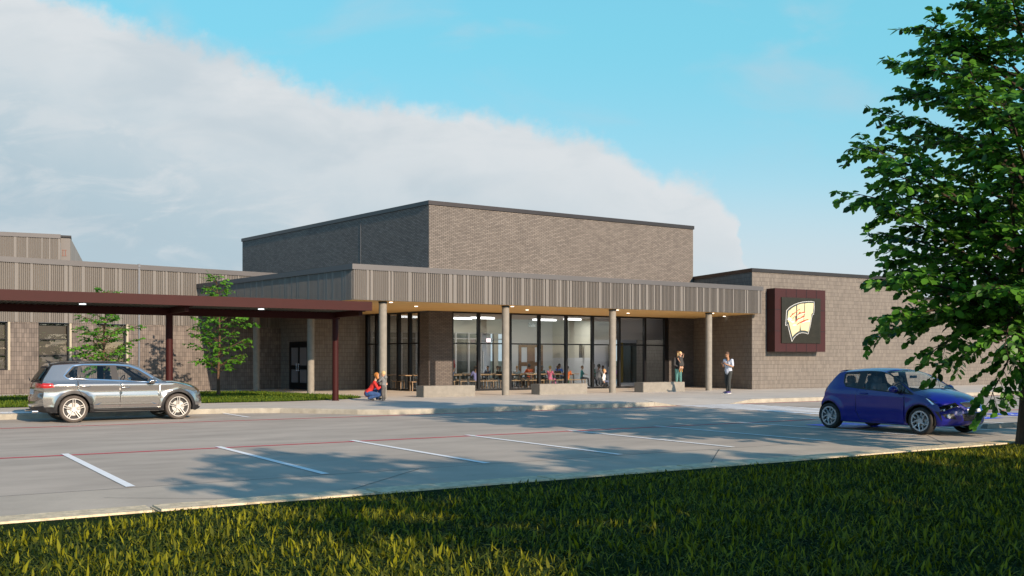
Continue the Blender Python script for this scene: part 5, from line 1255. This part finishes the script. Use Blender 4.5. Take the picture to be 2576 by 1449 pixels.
# boy with grey hoodie, seen from behind
K = .585
J = dict(STAND); J.update(ell=(.18, .26, 1.22), elr=(.20, -.24, 1.22), wrl=(.42, .16, 1.13), wrr=(.44, -.14, 1.15), handl=(1, -.1, -.1), handr=(1, .1, -.1), head=(.05, 0, 1.66))
def hood(root, j):
    mb = MB(); mb.ball(j['neck']+V3(-.07, 0, -.03), (.06, .085, .075), 12); mb.build('hood', M_hoodie, root, smooth=True)
M_hoodie = cloth('grey_hoodie', (.20, .20, .195))
bu, bv = site((965.5-1288)/2504*36.15, 36.15)
person('person', (bu, bv, .155), math.radians(128), scaled(J, K), .66, M_sk1, M_hoodie, cloth('grey_cargo_trousers', (.11, .10, .09), .2), M_h['blond'], 'small blond boy in grey hoodie and cargo trousers facing the crouching woman', shoe=cloth('pale_trainer', (.42, .38, .34)), sleeve=.98, voxel=.0075, extra=hood)
# seated boy in white by the glass
SIT = dict(pelvis=(0, 0, .50), chest=(.02, 0, .80), neck=(.02, 0, .98), head=(.05, 0, 1.13), shl=(.01, .17, .92), shr=(.01, -.17, .92), hipl=(.02, .09, .47), hipr=(.02, -.09, .47), knl=(.42, .11, .46), knr=(.42, -.12, .46), anl=(.46, .10, .09), anr=(.50, -.13, .09), toel=(.62, .11, .04), toer=(.66, -.15, .04),
           ell=(-.06, .22, .68), elr=(-.06, -.22, .68), wrl=(.0, .23, .48), wrr=(.02, -.23, .48))
su, sv = k2u(1519, 40.72), 40.72
stool = MB(); stool.cyl((0, 0, .27), (0, 0, .30), .17, n=20); [stool.cyl((.11*a, .11*b_, 0), (.09*a, .09*b_, .27), .013) for a in (-1, 1) for b_ in (-1, 1)]; stool.cyl((-.1, -.1, .1), (.1, .1, .1), .008); stool.cyl((-.1, .1, .1), (.1, -.1, .1), .008)
so_ = stool.build('stool', M_trim); so_.location = (su, sv, .155); so_.rotation_euler = (0, 0, math.radians(-42)); tag(so_, 'small dark stool under the boy in white by the cafeteria glass', 'stool')
person('person', (su, sv, .155), math.radians(-42), scaled(SIT, .80), .66, M_sk1, cloth('white_sweater', (.72, .74, .74), .04), cloth('faded_blue_jeans', (.10, .13, .22)), M_h['sandy'], 'boy in white sweater and blue jeans sitting outside the cafeteria glass', shoe=cloth('grey_slip_on', (.12, .11, .10)), sleeve=.98, voxel=.0085)
# woman carrying a girl, behind the right bench
J = dict(STAND); J.update(ell=(.02, .27, 1.15), elr=(.05, -.26, 1.15), wrl=(.24, .06, 1.10), wrr=(.25, -.05, 1.03), handl=(.3, -1, 0), handr=(.3, 1, 0), palml=(-1, 0, 0), palmr=(-1, 0, 0))
cu_, cv_ = k2u(1706, 36.15), 36.15
person('person', (cu_, cv_, .155), math.radians(-92), scaled(J, 1.075), 1.0, M_sk1, cloth('black_jumper', (.045, .042, .042)), cloth('teal_jeans', (.075, .20, .185), .25), M_h['brown'], 'dark haired woman in black jumper and teal jeans carrying a girl behind the bench', shoe=cloth('black_shoe', (.02, .02, .02)), sleeve=.98, hair='long', face_dir=(.75, .66, 0), voxel=.009, fem=True)
GJ = dict(pelvis=(0, 0, .42), chest=(0, 0, .60), neck=(.0, 0, .71), head=(.01, 0, .80), shl=(0, .095, .665), shr=(0, -.095, .665), hipl=(0, .05, .39), hipr=(0, -.05, .39), knl=(.05, .06, .21), knr=(.05, -.05, .21), anl=(.02, .06, .02), anr=(.02, -.05, .02), toel=(.05, .065, -.075), toer=(.05, -.055, -.075),
          ell=(-.04, .17, .62), elr=(-.02, -.13, .55), wrl=(.03, .15, .74), wrr=(.06, -.10, .44))
person('person', (cu_-.065, cv_-.235, .155+.98), math.radians(-100), GJ, .60, M_sk1, cloth('charcoal_dress', (.05, .047, .044)), bpy.data.materials['charcoal_dress'], M_h['blond'], 'girl with blond ponytail and dark dress held in the woman\'s arms', shoe=cloth('ochre_shoe', (.45, .22, .05)), sleeve=.2, hair='tail', face_dir=(.6, .8, 0), voxel=.0075, skirt=True)

# ------------------------------------------------------------------ cafeteria furniture
M_ttop = mat('oak_table_top', (.30, .19, .10), .5, var=.12, scale=3, stretch=(.3, 5, 5)); M_tleg = mat('grey_steel_leg', (.10, .105, .11), .4, metal=.6)
M_bleg = mat('oak_leg', (.25, .17, .10), .5)
def cafe_table(x, y, label):
    t = empty('cafeteria_table', (x, y, .157)); tag(t, label, 'table', 'long oak cafeteria tables')
    mb = MB(); mb.box((0, 0, .735), (3.3, .72, .035)); mb.build('table_top', M_ttop, t)
    for sx in (-1.35, -.45, .45, 1.35):
        for sy in (-1, 1): mb = MB(); mb.box((sx, sy*.27, .36), (.05, .05, .715)); mb.build('leg', M_tleg, t)
        mb = MB(); mb.box((sx, 0, .69), (.05, .50, .05)); mb.build('cross_rail', M_tleg, t)
    return t
def cafe_bench(x, y, label):
    t = empty('cafeteria_bench', (x, y, .157)); tag(t, label, 'bench', 'long oak cafeteria benches')
    mb = MB(); mb.box((0, 0, .437), (2.35, .32, .035)); mb.build('seat', M_ttop, t)
    for sx in (-1.13, 1.13):
        for sy in (-1, 1): mb = MB(); mb.box((sx, sy*.13, .21), (.04, .04, .42)); mb.build('leg', M_bleg, t)
    return t
rows = [(42.75, 'nearest the glass'), (44.55, 'in the middle row'), (46.35, 'in the back row')]
cols = [(20.9+1.9, 'left end'), (20.9+5.35, 'left of centre'), (20.9+8.8, 'right of centre')]
proto = cafe_table(cols[0][0], rows[0][0], 'oak cafeteria table at the left end, nearest the glass')
for v, rn in rows:
    for u, cn in cols:
        if (v, u) == (rows[0][0], cols[0][0]): continue
        c = copy_tree(proto); c.location = (u, v, .157); c['label'] = 'oak cafeteria table %s, %s' % ({'left end': 'at the left end', 'left of centre': 'left of the centre', 'right of centre': 'right of the centre'}[cn], rn)
bp0 = None; n = 0
for v, rn in rows:
    for side, sn in ((-.62, 'front'), (.62, 'rear')):
        for i in range(4):
            u = 22.45+i*2.62; lb = 'oak bench, %s side of the tables %s, %s from left' % (sn, rn, ('first', 'second', 'third', 'fourth')[i])
            if bp0 is None: bp0 = cafe_bench(u, v+side, lb)
            else: c = copy_tree(bp0); c.location = (u, v+side, .157); c['label'] = lb
# diners: two seated figures, copied and dressed differently
SITC = dict(SIT); SITC.update(ell=(.12, .22, .72), elr=(.12, -.22, .72), wrl=(.32, .12, .70), wrr=(.32, -.12, .70))
base_c = scaled(SITC, .86); base_c.update(pelvis=(0, 0, .52), hipl=(.02, .08, .50), hipr=(.02, -.08, .50), knl=(.36, .09, .46), knr=(.36, -.09, .46), anl=(.38, .09, .10), anr=(.38, -.1, .10), toel=(.50, .1, .04), toer=(.50, -.11, .04))
for k_ in ('chest', 'neck', 'head', 'shl', 'shr', 'ell', 'elr', 'wrl', 'wrr'): base_c[k_] = tuple(a+b_ for a, b_ in zip(base_c[k_], (0, 0, .09)))
dn = {}
def recolour(o, cols_):
    for ch in o.children:
        key = ch.name.split('.')[0]
        if key in cols_ and ch.type == 'MESH': ch.material_slots[0].link = 'OBJECT'; ch.material_slots[0].material = cols_[key]
def c_(name, c): return bpy.data.materials.get(name) or cloth(name, c)
M_dk = c_('dark_trousers', (.03, .035, .045))
diners = [  # px, v, heading, kind, shirt, hair, skin, label
    (1196, 42.13, 90, 'c', ('lavender_shirt', (.17, .17, .36)), 'black', M_sk3, 'child in a lavender shirt seen from behind on the front bench left of the column'),
    (1197, 43.6, -90, 'c', ('white_tee', (.55, .58, .6)), 'ginger', M_sk2, 'ginger child in white facing out across the nearest table'),
    (1228, 45.4, 200, 'c', ('navy_shirt', (.02, .03, .06)), 'black', M_sk2, 'dark haired child looking left in front of the white inner door'),
    (1250, 44.2, -40, 'c', ('pale_blue_shirt', (.30, .42, .45)), 'brown', M_sk2, 'brown haired child in pale blue next to the wide concrete column'),
    (1257.5, 43.5, -120, 'c', ('black_top', (.02, .02, .02)), 'black', M_sk3, 'child in black with black hair beside the child in pale blue'),
    (1300, 43.5, 40, 'c', ('grey_white_shirt', (.42, .48, .5)), 'sandy', M_sk1, 'sandy haired child in a pale grey shirt left of the wooden double door'),
    (1332, 45.5, 90, 'a', ('rust_orange_shirt', (.42, .07, .015)), 'black', M_sk3, 'dark haired person in a rust orange shirt in front of the wooden double door'),
    (1363, 44.6, -90, 'c', ('deep_teal_shirt', (.03, .08, .09)), 'black', M_sk3, 'child in dark teal half hidden by the mullion right of the wooden door'),
    (1383, 42.2, 20, 'c', ('pink_dress', (.55, .14, .24)), 'sandy', M_sk2, 'girl in a pink dress with a yellow headband'),
    (1402, 43.5, -100, 'c', ('olive_shirt', (.10, .07, .04)), 'brown', M_sk3, 'small child in brown below the person in royal blue'),
    (1406, 46.9, -90, 'a', ('royal_blue_shirt', (.03, .09, .35)), 'black', M_sk3, 'person in a royal blue shirt by the pale wall, right of the corner'),
    (1428, 42.15, 60, 'c', ('orange_tee', (.50, .12, .03)), 'black', M_sk3, 'child in orange top and green shorts on the front bench'),
    (1463, 43.6, -30, 'c', ('teal_tee', (.03, .20, .20)), 'brown', M_sk2, 'child in teal looking down at the table, below the wall panel'),
    (1492, 45.0, -90, 'a', ('sea_green_shirt', (.10, .30, .28)), 'black', M_sk3, 'adult in sea green partly hidden by a mullion'),
    (1505, 42.2, 0, 'a', ('mid_grey_shirt', (.15, .15, .17)), 'black', M_sk3, 'man in a grey jumper leaning over the front table beside the boy in white'),
    (1516.5, 43.5, -120, 'c', ('plum_shirt', (.08, .03, .04)), 'black', M_sk3, 'child with dark hair opposite the man in the grey jumper'),
    (1555, 42.3, 190, 'c', ('purple_patterned_dress', (.14, .05, .22)), 'black', M_sk3, 'girl in a purple dress behind the third front column'),
]
for px, v, hd_, kind, sh, hr_, skm, lab in diners:
    if kind not in dn:
        JJ = base_c if kind == 'c' else {**SITC, 'chest': (.04, 0, .84), 'pelvis': (0, 0, .54)}
        o = person('person', (0, 0, 0), 0, JJ, .66 if kind == 'c' else 1.0, skm, c_(*sh), M_dk, M_h[hr_], lab, 'person', 'people seated in the cafeteria', shoe=bpy.data.materials['black_shoe'], sleeve=.5, voxel=.016, hands=False, face_dir=(1, 0, -.3))
        dn[kind] = o
    else:
        o = copy_tree(dn[kind]); o['label'] = lab
    o.location = (k2u(px, v), v, .157); o.rotation_euler = (0, 0, math.radians(hd_))
    recolour(o, dict(body=skm, shirt=c_(*sh), hair=M_h[hr_], trousers=c_('leaf_green_shorts', (.03, .22, .06)) if sh[0] == 'orange_tee' else (c_('pink_skirt', (.5, .12, .25)) if sh[0] == 'pink_dress' else M_dk)))
    if sh[0] == 'pink_dress':
        mb = MB(); hp = Vector(base_c['head']); mb.lathe([(.082, -.012), (.088, 0), (.082, .012)], 20, axis='Z', c=(hp.x-.01, hp.y, hp.z+.055)); mb.build('headband', cloth('yellow_band', (.5, .5, .08)), o, smooth=True)
# standing adult in red behind the pier
J = dict(STAND)
person('person', (k2u(1134.5, 42.4), 42.4, .157), math.radians(190), J, 1.0, M_sk2, cloth('scarlet_shirt', (.50, .04, .03)), cloth('blue_denim', (.05, .09, .22)), M_h['brown'], 'adult in a scarlet shirt standing inside, mostly hidden by the brick pier', shoe=bpy.data.materials['black_shoe'], voxel=.016, hands=False, sleeve=.6)
# round-backed chairs seen at the far left of the cafeteria
def tray(x, y, lab):
    mb = MB(); mb.box((0, 0, .012), (.36, .26, .012)); mb.box((0, .125, .022), (.36, .01, .02)); mb.box((0, -.125, .022), (.36, .01, .02)); mb.box((.175, 0, .022), (.01, .24, .02)); mb.box((-.175, 0, .022), (.01, .24, .02)); o = mb.build('tray', mat('tray_white', (.6, .6, .58), .5) if 'tray_white' not in bpy.data.materials else bpy.data.materials['tray_white']); o.location = (x, y, .157+.753); tag(o, lab, 'tray', 'white trays on the tables')
tray(k2u(1173, 46.3), 46.3, 'white tray on the back table left of the ginger child'); tray(k2u(1333, 44.6), 44.7, 'white tray in front of the person in rust orange'); tray(k2u(1347, 42.8), 42.8, 'white tray on the front table right of the wooden door'); tray(k2u(1412, 46.3), 46.3, 'white tray beside the person in royal blue')
